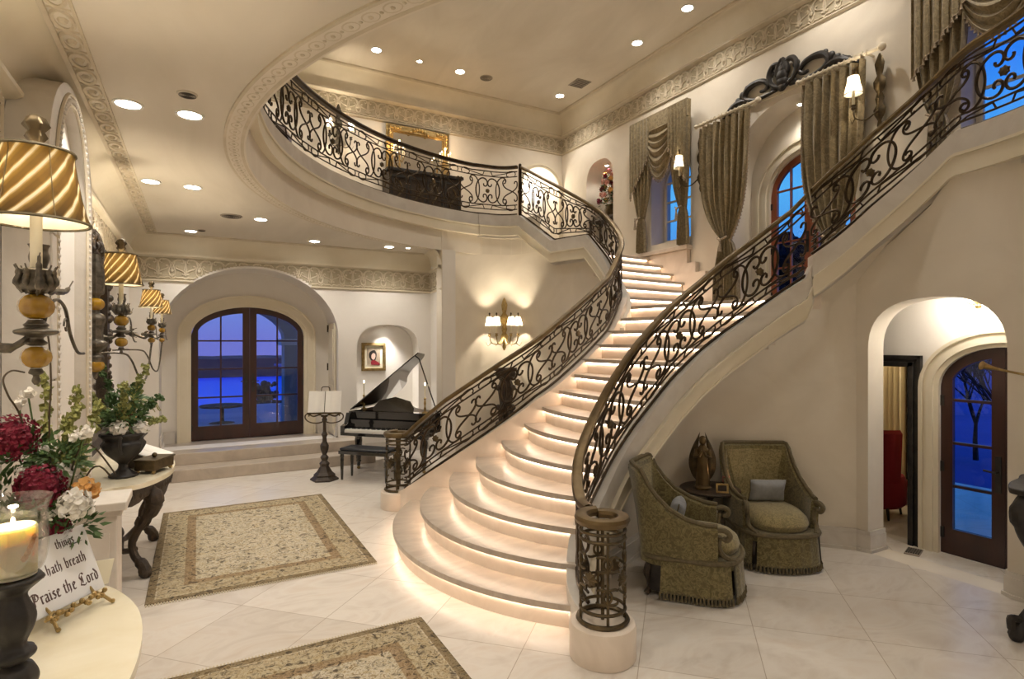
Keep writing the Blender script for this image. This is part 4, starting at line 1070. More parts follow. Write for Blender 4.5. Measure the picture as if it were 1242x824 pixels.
def big_sconce(label, loc, sc=1.0, far=True):
    """candelabrum wall light standing off the left wall; local +X points into the room, +Y along the wall"""
    t = thing('wall_sconce', label, 'sconce', loc, scale=sc)
    body = MB()
    body.lathe(sm([(.006,-.17),(.014,-.155),(.010,-.135),(.024,-.125),(.018,-.108)]), n=14)
    body.build('finial', M['pewter'], t, smooth=60); body = MB()
    body.lathe(sm([(.018,-.022),(.036,-.012),(.022,.004),(.030,.014),(.064,.024),(.066,.038),(.036,.048),(.040,.058),(.032,.066),(.024,.078)]), n=24)
    body.build('drip_pan', M['pewter'], t, smooth=60); body = MB()
    body.lathe(sm([(.022,.176),(.050,.190),(.058,.215),(.048,.245),(.052,.265),(.030,.275)]), n=24, flute=.08, nf=10)
    for k in range(10):
        a = 2*pi*k/10; body.tube(cr([(.040*cos(a),.040*sin(a),.180),(.060*cos(a),.060*sin(a),.215),(.052*cos(a),.052*sin(a),.250),(.066*cos(a),.066*sin(a),.285)],4), [.006,.012,.011,.003], 6)
    body.build('leaf_cup', M['pewter'], t, smooth=60)
    am = MB(); amber_ball(am, (0,0,.128), .056); am.build('amber_ball', M['amber'], t, smooth=70)
    am = MB(); amber_ball(am, (0,0,-.065), .048); am.build('amber_ball', M['amber'], t, smooth=70)
    MB().lathe(sm([(.02,.27),(.026,.29),(.034,.32),(.028,.35),(.036,.37)]), (0,.045,0), 14).build('urn', M['pewter'], t)
    for a in (radians(-75), radians(105)):
        MB().tube(cr([(.02*cos(a),.02*sin(a),.17),(.07*cos(a),.07*sin(a),.175),(.115*cos(a),.115*sin(a),.20),(.11*cos(a),.11*sin(a),.26),(.115*cos(a),.115*sin(a),.30),(.16*cos(a),.16*sin(a),.315)],5), [.004,.007,.013,.010,.006,.002], 6).build('leaf_spray', M['pewter'], t)
    mb = MB().tube(cr([(0,0,.03),(-.08,.0,-.03),(-.17,.04,.0),(-.26,.10,.04),(-.34,.16,.05)],5), [.012,.02,.022,.026,.034], 8)
    for k in range(6):
        a = 2*pi*k/6; mb.tube(cr([(-.32,.15,.05),(-.27,.13+.05*cos(a),.05+.05*sin(a)),(-.20,.12+.085*cos(a),.05+.085*sin(a))],4), [.014,.020,.004], 6)
    mb.build('bracket', M['pewter'], t)
    mb = MB().tube(cr([(.02,.0,.05),(.03,.05,.13),(.04,.14,.165),(.05,.24,.13),(.05,.34,.03),(.06,.44,-.05),(.07,.54,-.06)],6), .007, 6)
    mb.tube(cr([(.02,.04,.12),(.03,.10,.19),(.04,.18,.20),(.05,.26,.21),(.06,.34,.26)],5), [.004,.010,.014,.010,.003], 6)
    mb.tube([(.05,.25-.04*cos(q_)*(1-q_/9),.06+.04*sin(q_)*(1-q_/9)) for q_ in [.5*i for i in range(13)]], .004, 5)
    mb.build('arm', M['pewter'], t)
    MB().tube([(0,0,.26),(0,0,.52)], .019, 12).build('candle_sleeve', M['wax'], t)
    shade(t, (0,0,.45), .168, .118, .27, 'shade', 7, sleeve=False)
    return t
big_sconce('large pewter candle sconce with amber balls and striped shade nearest the viewer', (-.54,2.78,2.01), far=False)
arm1 = thing('wall_sconce', 'fluted dark sconce stem with amber balls just past the stone panel edge', 'sconce', (-.72,5.62,2.05))
MB().lathe(sm([(.01,-.34),(.02,-.29),(.012,-.26),(.05,-.20),(.055,-.16),(.03,-.13),(.075,-.08),(.08,-.05),(.05,-.02),(.055,.08),(.07,.14),(.05,.18),(.03,.20),(.03,.32),(.06,.36),(.055,.55),(.03,.66)]), n=22, flute=.06, nf=9).build('body', M['pewter'], arm1)
for z_ in (.26,-.235):
    am = MB(); amber_ball(am, (0,0,z_), .06); am.build('amber_ball', M['amber'], arm1)
MB().tube([(0,0,-.2),(-.1,0,-.25),(-.18,0,-.2)], .02).build('bracket', M['pewter'], arm1)
big_sconce('middle pewter candle sconce with amber balls and a lit striped shade over the farther console', (-.60,6.15,2.07), far=False)
s3 = big_sconce('smaller striped shade sconce on a scrolled arm, between the middle and farthest shades', (-.42,6.95,2.07), .66, far=False)
s4 = big_sconce('farthest and smallest striped shade sconce on the left wall', (-.36,7.65,2.07), .58, far=False)
for s_, dx, L_ in ((s3, 0, .9), (s4, 0, 1.0)):
    MB().tube(cr([(0,0,-.12),(-.05,-.20,-.62),(-.12,-.48,-.62),(-.20,-.75,-.35),(-.30,-.95,-.25),(-.70,-1.0,-.25)],6), .014, 6).build('arm', M['pewter'], s_)

def candle_sconce(label, loc, rz, arms=((-.26,0),(-.13,.05),(.13,.05),(.26,0)), sh=True, h=1.0, e=5, body_m='gilt', shr=.075, shm='shade_pale'):
    """carved backplate with candle arms; local -Y points into the room"""
    t = thing('wall_sconce', label, 'sconce', loc, rz)
    mb = MB().lathe([(.01,-.42*h),(.03,-.36*h),(.02,-.30*h),(.06,-.22*h),(.07,-.16*h),(.035,-.10*h),(.05,-.02*h),(.03,.05*h),(.065,.12*h),(.07,.20*h),(.03,.27*h),(.045,.34*h),(.055,.42*h),(.03,.5*h),(.008,.55*h)], (0,-.07,0), 14, sx=1, sy=.6, flute=.12, nf=5)
    mb.build('backplate', M[body_m], t)
    for x, dy in arms:
        yy = -.24-dy
        MB().tube(cr([(0,-.08,-.16*h),(x*.4,yy*.7,-.30*h),(x*.85,yy,-.28*h),(x,yy,-.16*h)],6), .010, 6).tube([(x*.85,yy,-.28*h),(x*1.1,yy,-.34*h),(x*1.25,yy,-.27*h)], [.008,.006,.003], 5).build('arm', M[body_m], t)
        MB().lathe([(.01,-.03),(.03,-.01),(.018,.01),(.034,.03),(.012,.035)], (x,yy,-.14*h), 10).build('cup', M[body_m], t)
        if sh: shade(t, (x,yy,-.14*h+.17), shr, shr*.6, shr*2.1, shm, e)
        else:
            MB().tube([(x,yy,-.11*h),(x,yy,.02)], .011, 8).build('candle', M['wax'], t); MB().ball((x,yy,.045), .014, 8, 6, (1,1,1.8)).build('flame', M['flame'], t)
    return t
candle_sconce('gilded four-light sconce with glowing shades on the round wall above the dark pedestal', (4.99,9.36,2.28), radians(-30), e=7)
candle_sconce('dark carved sconce with a striped shade beside the arched window curtain', (XU-.01,6.98,5.0), radians(-90), arms=((-.30,.02),), body_m='bronze_dark', e=4, shr=.105, shm='shade_pale')
candle_sconce('dark carved sconce with a striped shade next to the curtain above the railing', (XU-.01,4.06,5.1), radians(-90), arms=((-.16,.12),), body_m='bronze_dark', e=4, shr=.105, shm='shade_pale')
candle_sconce('two-light sconce glowing on the balcony wall by the gilt mirror', (2.37,YU-.02,6.05), 0, arms=((-.2,0),(.2,0)), body_m='pewter', e=5, shr=.07)

# ================================================================ BALCONY: MIRROR, CABINET, CANDELABRA
t = thing('gilt_mirror', 'large mirror in a heavy gilt frame on the balcony wall', 'mirror', (3.99,YU-.03,5.80))
mb = MB()
for (w, h_, ww, d_) in ((.68,.62,.10,.06),(.60,.54,.05,.085),(.56,.50,.03,.05)):
    mb.ext([rect(-w,w,-h_,h_), rect(-w+ww,w-ww,-h_+ww,h_-ww)], lambda u,v,w_: (u,-w_,v), d_)
for sx in (-1,1):
    for sz in (-1,1):
        for k in range(5): mb.ball((sx*(.60-.05*k),-.09,sz*(.55-.0*k)), .035, 8, 5); mb.ball((sx*.61,-.09,sz*(.55-.06*k)), .035, 8, 5)
for k in range(-3,4): mb.ball((k*.06,-.09,.58-.008*k*k), .04, 8, 5)
mb.build('frame', M['gilt'], t, bevel=.008); MB().box((-.55,-.02,-.5),(.55,-.012,.5)).build('mirror_glass', M['mirror'], t, smooth=0)
t = thing('balcony_cabinet', 'black carved cabinet under the gilt mirror on the balcony', 'cabinet', (4.0,YU-.30,4.30))
MB().box((-.76,-.22,.06),(.76,.25,1.05)).build('body', M['carved_wood'], t, bevel=.01); MB().box((-.80,-.26,1.05),(.80,.27,1.11)).build('top', M['black_wood'], t, bevel=.01)
for i in range(4):
    x = -.56+.373*i; dr_ = MB().ext([rect(x-.17,x+.17,.14,.98), rect(x-.13,x+.13,.19,.93)], lambda u,v,w: (u,-.22-w,v), .02).build('door', M['black_wood'], t)
    MB().tube([(x,-.245,.3),(x-.07,-.25,.5),(x,-.255,.6),(x+.07,-.25,.7),(x,-.245,.85)], .016, 6).build('handle', M['bronze_dark'], dr_)
for x in (-.7,.7): MB().lathe([(.04,0),(.05,.03),(.03,.07)], (x,-.18,0), 10).build('foot', M['black_wood'], t)
for i, x in enumerate((3.52,4.50)):
    t = thing('candelabrum', ['candelabrum of lit candles at the end of the cabinet nearer the two-light sconce','candelabrum of lit candles at the end of the cabinet nearer the arched alcove'][i], 'candelabrum', (x,YU-.28,5.41))
    MB().lathe([(.07,0),(.06,.02),(.02,.05),(.025,.15),(.012,.2),(.02,.32),(.01,.4)], n=12).build('stem', M['gilt'], t)
    for k in range(4):
        a = pi/4+k*pi/2; cx_, cy_ = .13*cos(a), .13*sin(a)*.6
        MB().tube([(0,0,.25),(cx_*.6,cy_*.6,.2),(cx_,cy_,.32)], .008, 5).build('arm', M['gilt'], t); MB().tube([(cx_,cy_,.32),(cx_,cy_,.50)], .011, 6).build('candle', M['wax'], t)
        MB().ball((cx_,cy_,.525), .010, 6, 5, (1,1,1.8)).build('flame', M['flame'], t)
    MB().tube([(0,0,.38),(0,0,.58)], .011, 6).build('candle', M['wax'], t); MB().ball((0,0,.61), .016, 6, 5, (1,1,1.8)).build('flame', M['flame'], t)
    light('POINT', 'lamp', (0,-.05,.62), 5, (1,.62,.28), t, .04)
# ================================================================ ARMCHAIR CORNER
def armchair(label, loc, face, cushion_side):
    """skirted tub armchair with a flared flat-topped back; local +Y faces forward"""
    t = thing('armchair', label, 'armchair', loc, atan2(face[1], face[0]) - pi/2)
    # plan of the wrap: left arm front -> back -> right arm front
    plan = cr([(-.30,.24),(-.325,.05),(-.315,-.14),(-.285,-.27),(-.22,-.31),(0,-.33),(.22,-.31),(.285,-.27),(.315,-.14),(.325,.05),(.30,.24)], 8)
    P = Path(plan); N = 72
    def top(u):   # height of the upper edge along the wrap
        a = abs(u-.5)*2
        return interp([(0,.985),(.31,1.0),(.345,.99),(.38,.90),(.46,.79),(.56,.71),(.72,.64),(.88,.605),(1,.60)], a)
    def pos(u, z, o):
        x, y, dx, dy = P.at(u*P.len); nx, ny = P.nrm(u*P.len, .03)    # nrm points outward? flipped below
        k = (z-.36); back = max(0, 1-abs(u-.5)*2/.5)
        fl = .10*max(0, z-.5)
        return (x*(1+.16*max(0,z-.45)/.5) - nx*o, y - .20*max(0,z-.40)*back - ny*o, z)
    sg = -1
    rows = []
    for i in range(N+1):
        u = i/N; tp = top(u); r = []
        for o, zz in ((.035,.27),(.035,.36),(.035,.36+(tp-.36)*.33),(.035,.36+(tp-.36)*.66),(.033,tp-.02),(.0,tp),(-.033,tp-.02),(-.035,.36+(tp-.36)*.66),(-.035,.36+(tp-.36)*.33),(-.035,.36),(-.035,.27)): r.append(pos(u, zz, o))
        rows.append(r)
    mb = MB().grid(rows); n = len(rows[0])
    mb.f += [tuple(range(n)), tuple(N*n+i for i in range(n))[::-1]]; mb.mi += [0,0]
    mb.build('backrest', M['damask'], t)
    # lighter inside panel of the back
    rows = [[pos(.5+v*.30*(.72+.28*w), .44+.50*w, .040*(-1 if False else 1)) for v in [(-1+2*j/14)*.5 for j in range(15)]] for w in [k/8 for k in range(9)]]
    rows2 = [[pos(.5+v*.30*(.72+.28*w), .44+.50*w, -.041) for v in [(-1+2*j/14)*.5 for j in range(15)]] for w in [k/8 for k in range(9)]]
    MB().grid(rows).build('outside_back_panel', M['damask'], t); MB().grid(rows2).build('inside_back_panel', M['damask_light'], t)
    # wooden show rail round the top, down the arm fronts and scrolled at the ends
    tr = MB().tube([pos(i/N, top(i/N)+.005, 0) for i in range(N+1)], .020, 8)
    for u, s_ in ((0,-1),(1,1)):
        a = pos(u, .57, 0)
        tr.tube(cr([(a[0],a[1]-.02,a[2]),(a[0]+s_*.01,a[1]+.05,a[2]+.01),(a[0]+s_*.02,a[1]+.09,a[2]-.02),(a[0]+s_*.01,a[1]+.07,a[2]-.06),(a[0],a[1]+.04,a[2]-.05)],5), .022, 8)
        tr.tube(cr([(a[0],a[1]+.02,a[2]-.04),(a[0]-s_*.02,a[1]+.01,a[2]-.12),(a[0]-s_*.015,a[1]+.05,.38),(a[0]-s_*.06,a[1]+.13,.335)],6), .020, 8)
    tr.build('arm_rail', M['welt'], t)
    # seat frame and skirt: D-shaped
    D = cr([(-.315,-.28),(-.345,0),(-.34,.22),(-.25,.37),(0,.43),(.25,.37),(.34,.22),(.345,0),(.315,-.28),(0,-.34)], 6) 
    DP = D + [D[0]]
    MB().tube([(x,y,.325) for x,y in D] + [(D[0][0],D[0][1],.325)], .022, 8).build('seat_rail', M['welt'], t)
    MB().prism([(x*.97,y*.97) for x,y in D[:-1]], .26, .34).build('seat_base', M['damask'], t)
    # round-fronted seat cushion
    S = [(-.24,-.22),(-.27,.0),(-.25,.22),(-.16,.36),(0,.40),(.16,.36),(.25,.22),(.27,.0),(.24,-.22),(0,-.25)]
    S = cr(S+[S[0]], 5); rows = []
    for k, z in ((.90,.335),(.99,.36),(1.03,.40),(.99,.44),(.86,.475),(.6,.495),(.3,.503),(.02,.505)): rows.append([(x*k, .06+(y-.06)*k, z) for x, y in S])
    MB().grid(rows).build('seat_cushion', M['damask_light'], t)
    # pleated skirt with open corner slits and bullion fringe
    sk = Path(D)
    gaps = [.27, .56]
    segs = [(.02,.265),(.285,.545),(.565,.80)]
    allp = []
    mbf = MB()
    for a, b in segs:
        rows = []
        for i in range(41):
            u = a+(b-a)*i/40; x, y, _, _ = sk.at(u*sk.len); r = []
            for z, k in ((.31,1.0),(.2,1.02),(.06,1.05)): r.append((x*k*(1+.006*sin(u*150)), y*k*(1+.006*sin(u*150)), z))
            rows.append(r)
        m_ = MB().grid(rows); m_.grid([[(x*.97,y*.97,z) for x,y,z in r] for r in rows]); m_.build('skirt', M['damask'], t)
        for i in range(0, 41, 2):
            x, y, z = rows[i][-1]
            mbf.lathe([(.004,.012),(.010,.0),(.008,-.015),(.013,-.045)], (x,y,z), 6)
    mbf.build('fringe', M['welt'], t)
    MB().prism([(x*.93,y*.93) for x,y in D[:-1]], .05, .26).build('lining', M['black_wood'], t)
    for x, y in ((-.27,-.27),(.27,-.27),(-.25,.30),(.25,.30)):
        MB().tube(cr([(x*.95,y*.95,.27),(x*1.06,y*1.06,.18),(x*.98,y*.98,.07),(x*1.08,y*1.08,.012)],5), [.03,.028,.020,.018,.022], 8).build('leg', M['carved_wood'], t)
    return t
armchair('olive damask skirted armchair nearer the staircase plinth, seen from its side', (3.53,3.43,0), (.66,-.75), 1)
armchair('olive damask skirted armchair against the curved wall, facing forward with grey pillow', (4.68,3.52,0), (-.50,-.87), 1)
def pillow(label, loc, rz, tilt, w=.34, h=.22):
    t = thing('throw_pillow', label, 'pillow', loc, rz); t.rotation_euler = (tilt, 0, rz)
    mb = MB(); N_ = 16
    for s_ in (-1,1):
        rows = []
        for i in range(N_+1):
            v = i/N_*2-1; r = []
            for j in range(N_+1):
                u = j/N_*2-1; th_ = .062*(max(0,1-u**4)*max(0,1-v**4))**.55
                r.append((u*w/2*(1-.09*(1-v*v)*0-.07*(1-abs(v))*abs(u)), s_*th_, v*h/2*(1-.10*(1-abs(u))*abs(v))))
            rows.append(r)
        mb.grid(rows)
    mb.build('cover', M['cushion_grey'], t, smooth=60)
    for sx in (-1,1): MB().tube([(sx*w*.5,0,-h*.5),(sx*w*.465,0,0),(sx*w*.5,0,h*.5)], .005, 5).build('piping', M['welt'], t)
pillow('grey pillow propped in the armchair against the curved wall', (4.72,3.565,.605), atan2(-.87,-.50)-pi/2, radians(-14))
pillow('pale pillow tucked inside the armchair nearer the staircase plinth', (3.50,3.50,.60), atan2(-.75,.66)-pi/2, radians(-14), .30, .20)
# pedestal table with its angel, candle and small frame
t = thing('side_table', 'round dark wood pedestal table between the two armchairs', 'table', (4.36,3.93,0))
MB().lathe([(.27,.565),(.285,.575),(.285,.585),(.27,.595)], n=40).build('tabletop', M['carved_wood'], t)
MB().lathe([(.05,.10),(.07,.14),(.035,.18),(.03,.24),(.055,.30),(.06,.36),(.03,.42),(.028,.48),(.06,.53),(.12,.565)], n=20).build('pedestal', M['carved_wood'], t)
for k in range(3):
    a = radians(90+120*k); MB().tube(cr([(.02*cos(a),.02*sin(a),.16),(.12*cos(a),.12*sin(a),.13),(.19*cos(a),.19*sin(a),.06),(.25*cos(a),.25*sin(a),.022)],5), [.035,.03,.022,.022], 8).build('foot', M['carved_wood'], t)
t = thing('angel_statue', 'bronze winged angel with praying hands standing on the round side table', 'statue', (4.26,3.93,.595), radians(210)+pi/2+.25)
mb = MB().lathe([(.075,0),(.08,.02),(.05,.04)], n=16)
mb.lathe([(.065,.03),(.062,.10),(.052,.18),(.043,.26),(.050,.33),(.058,.375),(.030,.41),(.018,.43)], n=20, sx=1, sy=.75, flute=.06, nf=9)
mb.build('robe', M['bronze'], t)
mb = MB().ball((0,-.03,.462), .036, 12, 8, (.9,1,1.15)); mb.ball((0,.006,.47), .036, 10, 7, (1,.95,1.1)); mb.tube([(0,0,.40),(0,-.005,.45)], .014, 8)
for s_ in (-1,1): mb.tube([(s_*.055,0,.375),(s_*.068,-.03,.31),(s_*.03,-.065,.325),(s_*.006,-.07,.375)], [.020,.018,.014,.009], 8)
mb.tube([(0,-.072,.36),(0,-.070,.41)], [.012,.005], 6)
mb.build('body', M['bronze'], t)
for s_ in (-1,1):
    rows = []
    for i in range(15):
        v = i/14; z = .54-.47*v; w = .075*sin(pi*min(1,.12+.88*(1-v)**.8))+.012; r = []
        for j in range(7): u = j/6; r.append((s_*(.022+w*u+.020*sin(pi*v)), .050+.020*u*(1-v*.4)-.015*sin(u*pi), z-.03*u*(1-v)+.012*sin(u*18)*.3))
        rows.append(r)
    MB().grid(rows).grid([[(x,y+.012,z) for x,y,z in r] for r in rows]).build('wing', M['bronze_dark'], t)
t = thing('pillar_candle', 'lit rose candle in a dark footed holder on the side table', 'candle', (4.46,3.82,.595))
MB().lathe([(.04,0),(.035,.01),(.015,.02),(.02,.04),(.045,.055),(.045,.065)], n=18).build('holder', M['bronze_dark'], t)
mb = MB(); mb.tube([(0,0,.066),(0,0,.12)], .035, 18); mb.build('candle', mat('wax_rose', (.45,.10,.09), .5), t); MB().ball((0,0,.135), .011, 8, 6, (1,1,1.8)).build('flame', M['flame'], t)
light('POINT', 'lamp', (0,0,.16), 1.2, (1,.6,.3), t, .02)
t = thing('small_frame', 'small gilt keepsake frame at the front edge of the side table', 'picture frame', (4.30,3.73,.596), radians(-40))
MB().ext([rect(-.055,.055,0,.085), rect(-.04,.04,.015,.07)], lambda u,v,w: (u,-w+v*.12,v), .015).build('frame', M['gilt'], t); MB().ext([rect(-.042,.042,.013,.072)], lambda u,v,w: (u,.002+v*.12-w,v), .006).build('picture', M['carved_wood'], t)

# ================================================================ GRAND PIANO
PZ = thing('grand_piano', 'black grand piano with raised lid in the alcove behind the railing', 'piano', (1.93,9.02,0), atan2(-.716,.70))
PW_, DP_ = 1.42, 1.42
body = [(0,.24),(0,1.05)] + cr([(0,1.05),(.04,1.25),(.20,1.40),(.42,1.40),(.62,1.25),(.80,1.00),(1.02,.82),(1.30,.72),(1.42,.60)],6)[1:] + [(1.42,.24)]
MB().prism(body, .60, .90).build('case', M['piano_black'], PZ, bevel=.006)
MB().box((0,0,.565),(1.42,.26,.62)).build('key_bed', M['piano_black'], PZ, bevel=.005)
for x in ((0,.075),(1.345,1.42)):
    MB().ext([[(0,.60),(.26,.60),(.26,.90),(.16,.90),(.10,.74),(.0,.71)]], lambda u,v,w,x=x: (x[0]+w,u,v), .075).build('arm', M['piano_black'], PZ, bevel=.006)
MB().box((.075,.012,.62),(1.345,.15,.665)).build('white_keys', M['ivory'], PZ, bevel=.002)
mb = MB()
for i in range(52):
    if i % 7 in (2,6): continue
    x = .075+1.27*(i+1)/52; mb.box((x-.006,.06,.66),(x+.006,.15,.677))
mb.build('black_keys', M['piano_black'], PZ); MB().box((.075,.0,.61),(1.345,.014,.652)).build('key_slip', M['ivory'], PZ)
MB().box((.07,.15,.66),(1.35,.175,.80)).build('fallboard', M['piano_black'], PZ)
MB().ext([[(.36,.90),(1.06,.90),(1.06,.98),(.98,1.08),(.71,1.14),(.44,1.08),(.36,.98)]], lambda u,v,w: (u,.36+w+(v-.9)*.35,v), .014).build('music_desk', M['piano_black'], PZ)
MB().prism([(x*.96+.03,y*.94+.05) for x,y in body], .905, .912).build('soundboard', mat('soundboard', (.10,.05,.02), .35), PZ)
# lid hinged on the bass side (local x = 0)
th = radians(37.5); L_ = [(0,.30),(0,1.05)] + body[2:-1] + [(1.46,.30)]
L_ = [(max(0,x)*1.03, y) for x, y in L_]
MB().prism(L_, 0, .018).xf(Matrix.Translation((-.01,0,.925)) @ Matrix.Rotation(-th, 4, 'Y')).build('lid', M['piano_black'], PZ, bevel=.003)
MB().prism([(0,.24),(1.44,.24),(1.44,.42),(0,.42)], .902, .918).build('folded_front_lid', M['piano_black'], PZ)
MB().tube([(1.36,.60,.9),(1.36*cos(th)-.02,.58,.925+1.36*sin(th)-.01)], .011, 8).build('prop_stick', M['piano_black'], PZ)
for x, y in ((.14,.30),(1.28,.30),(.35,1.22)):
    mb = MB().lathe([(.075,.60),(.075,.52),(.055,.50),(.062,.47),(.035,.14),(.045,.12),(.028,.10),(.028,.05)], (x,y,0), 8)
    l_ = mb.build('leg', M['piano_black'], PZ, smooth=20); MB().lathe([(.02,.0),(.028,.015),(.028,.03),(.01,.05)], (x,y,0), 12).build('caster', M['gilt'], l_)
mb = MB().tube([(.62,.36,.60),(.64,.34,.12)], .014, 8).tube([(.80,.36,.60),(.78,.34,.12)], .014, 8).box((.60,.28,.08),(.82,.40,.13))
mb.build('pedal_lyre', M['piano_black'], PZ)
for x in (.66,.71,.76): MB().tube([(x,.30,.09),(x,.18,.07)], .008, 6).build('pedal', M['gilt'], PZ)
t = thing('piano_bench', 'black upholstered bench in front of the grand piano', 'bench', (2.19,8.33,0), atan2(-.716,.70))
MB().box((-.40,-.17,.38),(.40,.17,.43)).build('frame', M['piano_black'], t, bevel=.004); MB().box((-.39,-.16,.43),(.39,.16,.465)).build('seat', M['leather'], t, bevel=.015)
for x in (-.36,.36):
    for y in (-.13,.13): MB().lathe([(.016,0),(.018,.05),(.026,.30),(.022,.32),(.028,.34),(.028,.38)], (x,y,0), 8).build('leg', M['piano_black'], t)
for i, (x, y) in enumerate(((.10,.52),(1.28,.46))):
    w = Matrix.Translation(PZ.location) @ Matrix.Rotation(PZ.rotation_euler.z, 4, 'Z') @ Vector((x,y if i == 0 else .33,0))
    t = thing('candlestick', ['gold candlestick with lit white taper at the hinged side of the piano','gold candlestick with lit white taper in front of the raised piano lid'][i], 'candlestick', (w.x,w.y,.92))
    MB().lathe([(.05,0),(.045,.012),(.014,.03),(.022,.06),(.012,.10),(.02,.15),(.010,.20),(.024,.22),(.012,.235)], n=14).build('stick', M['gilt'], t)
    MB().tube([(0,0,.23),(0,0,.42)], .011, 8).build('candle', M['wax'], t); MB().ball((0,0,.445), .012, 8, 6, (1,1,2)).build('flame', M['flame'], t)
# carved reading stand with an open music book
t = thing('music_stand', 'tall carved black reading stand beside the piano bench and steps', 'stand', (1.62,8.62,0), radians(-20))
MB().lathe([(.20,.0),(.205,.02),(.18,.035),(.15,.06),(.155,.08),(.11,.12),(.06,.20),(.075,.24),(.04,.28),(.06,.33),(.03,.37),(.055,.44),(.062,.50),(.032,.56),(.028,.62),(.045,.66),(.024,.70),(.022,.84),(.04,.87),(.022,.92)], n=6, flute=.0).build('column', M['carved_wood'], t, smooth=15)
mb = MB()
for s_ in (-1,1):
    mb.tube([(s_*a, -.02, .96+b) for a, b in scroll((.04,-.04),(.22,-.03),.8,False,1,mid=.4,n=30)], .009, 6); mb.tube(cr([(0,0,.90),(s_*.06,0,.95),(s_*.15,-.02,.93),(s_*.22,-.02,.97)],5), .012, 6)
mb.tube(cr([(-.06,.10,1.28),(-.05,.10,1.34),(0,.10,1.35),(.05,.10,1.34),(.06,.10,1.28)],5), .007, 6)
mb.box((-.24,-.05,.965),(.24,-.01,.985))
mb.ext([rect(-.16,.16,.98,1.28)], lambda u,v,w: (u, .0+(v-.98)*.35+w, v), .012)
mb.build('desk', M['bronze_dark'], t)
t = thing('open_book', 'open sheet music book on the tall black reading stand', 'book', (1.62,8.62,.988), radians(-20))
for s_ in (-1,1):
    rows = [[(s_*(.005+.225*j/8), -.018-.022*sin(pi*min(1,j/8*1.3))+v*.30*.35, v*.30) for j in range(9)] for v in (0,.5,1)]
    MB().grid(rows).grid([[(x,y+.008,z) for x,y,z in r] for r in rows]).build('page', M['paper'], t)
# dark pedestal under the round-wall sconce
t = thing('wall_pedestal', 'tall dark carved pedestal standing under the gilded four-light sconce', 'pedestal', (4.86,9.06,0), radians(-30))
mb = MB().box((-.20,-.17,0),(.20,.17,.10)).box((-.17,-.14,.10),(.17,.14,.34)).box((-.20,-.17,.34),(.20,.17,.38))
mb.lathe([(.13,.38),(.15,.42),(.09,.48),(.12,.60),(.13,.75),(.10,.9),(.12,1.05),(.14,1.2),(.10,1.32),(.16,1.40)], n=16, flute=.08, nf=8)
mb.box((-.17,-.15,1.40),(.17,.15,1.50)).box((-.20,-.17,1.50),(.20,.17,1.55))
for s_ in (-1,1):
    for z in (1.45,1.2,.85,.55): mb.ball((s_*.13,-.13,z), .055, 8, 6)
    mb.tube([(s_*.06,-.15,.35+.55*b) for b in (0,.3,.6,1)], .03, 6)
mb.build('body', M['carved_wood'], t)
# small portrait in the niche
t = thing('portrait_painting', 'small gilt framed portrait hanging in the niche behind the piano', 'painting', (2.86,10.535,1.74))
mb = MB()
for w, h_, ww, d_ in ((.225,.26,.05,.03),(.20,.235,.03,.045)): mb.ext([rect(-w,w,-h_,h_), rect(-w+ww,w-ww,-h_+ww,h_-ww)], lambda u,v,w_: (u,-w_,v), d_)
mb.build('frame', M['gilt'], t, bevel=.004)
MB().box((-.185,-.012,-.22),(.185,-.004,.22)).build('mount', M['wax'], t)
cv = MB().box((-.12,-.018,-.15),(.12,-.012,.16)).build('canvas', mat('canvas_ground', (.30,.24,.17), .7, var=(.42,.33,.24), scale=12), t)
MB().ext([cr([(-.02,.12),(-.08,.08),(-.085,.0),(-.05,-.06),(-.02,-.08),(.03,-.06),(.05,0),(.05,.07),(.02,.12),(-.02,.12)],5)], lambda u,v,w: (u,-.019-w,v), .002).build('hair', M['black_wood'], cv)
MB().ext([cr([(-.01,.07),(-.04,.04),(-.045,-.01),(-.02,-.05),(.01,-.045),(.03,.0),(.025,.05),(-.01,.07)],5)], lambda u,v,w: (u,-.0215-w,v), .002).build('face', mat('skin_paint', (.62,.42,.34), .7), cv)
MB().ext([cr([(-.05,-.15),(-.05,-.09),(-.01,-.06),(.05,-.08),(.10,-.12),(.115,-.15),(-.05,-.15)],5)], lambda u,v,w: (u,-.0205-w,v), .002).build('garment', M['red_fabric'], cv)

# ================================================================ LEFT WALL: CHIMNEYPIECE, PANEL, MIRROR
t = thing('chimney_breast', 'stone overmantel with a tall arched white panel edged in pearl beading', 'chimney breast', (0,0,0))
Y0_, Y1_ = 3.88, 5.30; xf_ = -.70
A_ = arch(4.08,5.06,.40,2.90,3.50,28)
MB().ext([[(Y0_,0),(Y1_,0),(Y1_,3.0)] + [(4.59+.71*cos(a), 3.0+.62*sin(a)) for a in [radians(9*i) for i in range(1,20)]] + [(Y0_,3.0)], A_], lambda u,v,w: (xf_-w, u, v), .195).build('stone_surround', M['stone'], t)
MB().ext([A_], lambda u,v,w: (xf_-.07-w,u,v), .02).build('white_panel', M['plaster_white'], t)
mb = MB(); B_ = A_ + []
Ln = Path(A_[1:-1] if False else A_); k = int(Ln.len/.042)
for i in range(k):
    u, v, du, dv = Ln.at(Ln.len*(i+.5)/k); nx, ny = Ln.nrm(Ln.len*(i+.5)/k, .03)
    mb.ball((xf_+.01, u+nx*.03, v+ny*.03), .015, 6, 4)
mb.build('pearl_beading', M['stone'], t)
mb = MB()
for o, r in ((.0,.010),(.065,.012)): mb.tube([(xf_+.006, Ln.at(Ln.len*i/90)[0]+Ln.nrm(Ln.len*i/90,.03)[0]*o, Ln.at(Ln.len*i/90)[1]+Ln.nrm(Ln.len*i/90,.03)[1]*o) for i in range(91)], r, 5)
mb.build('arch_moulding', M['relief'], t)
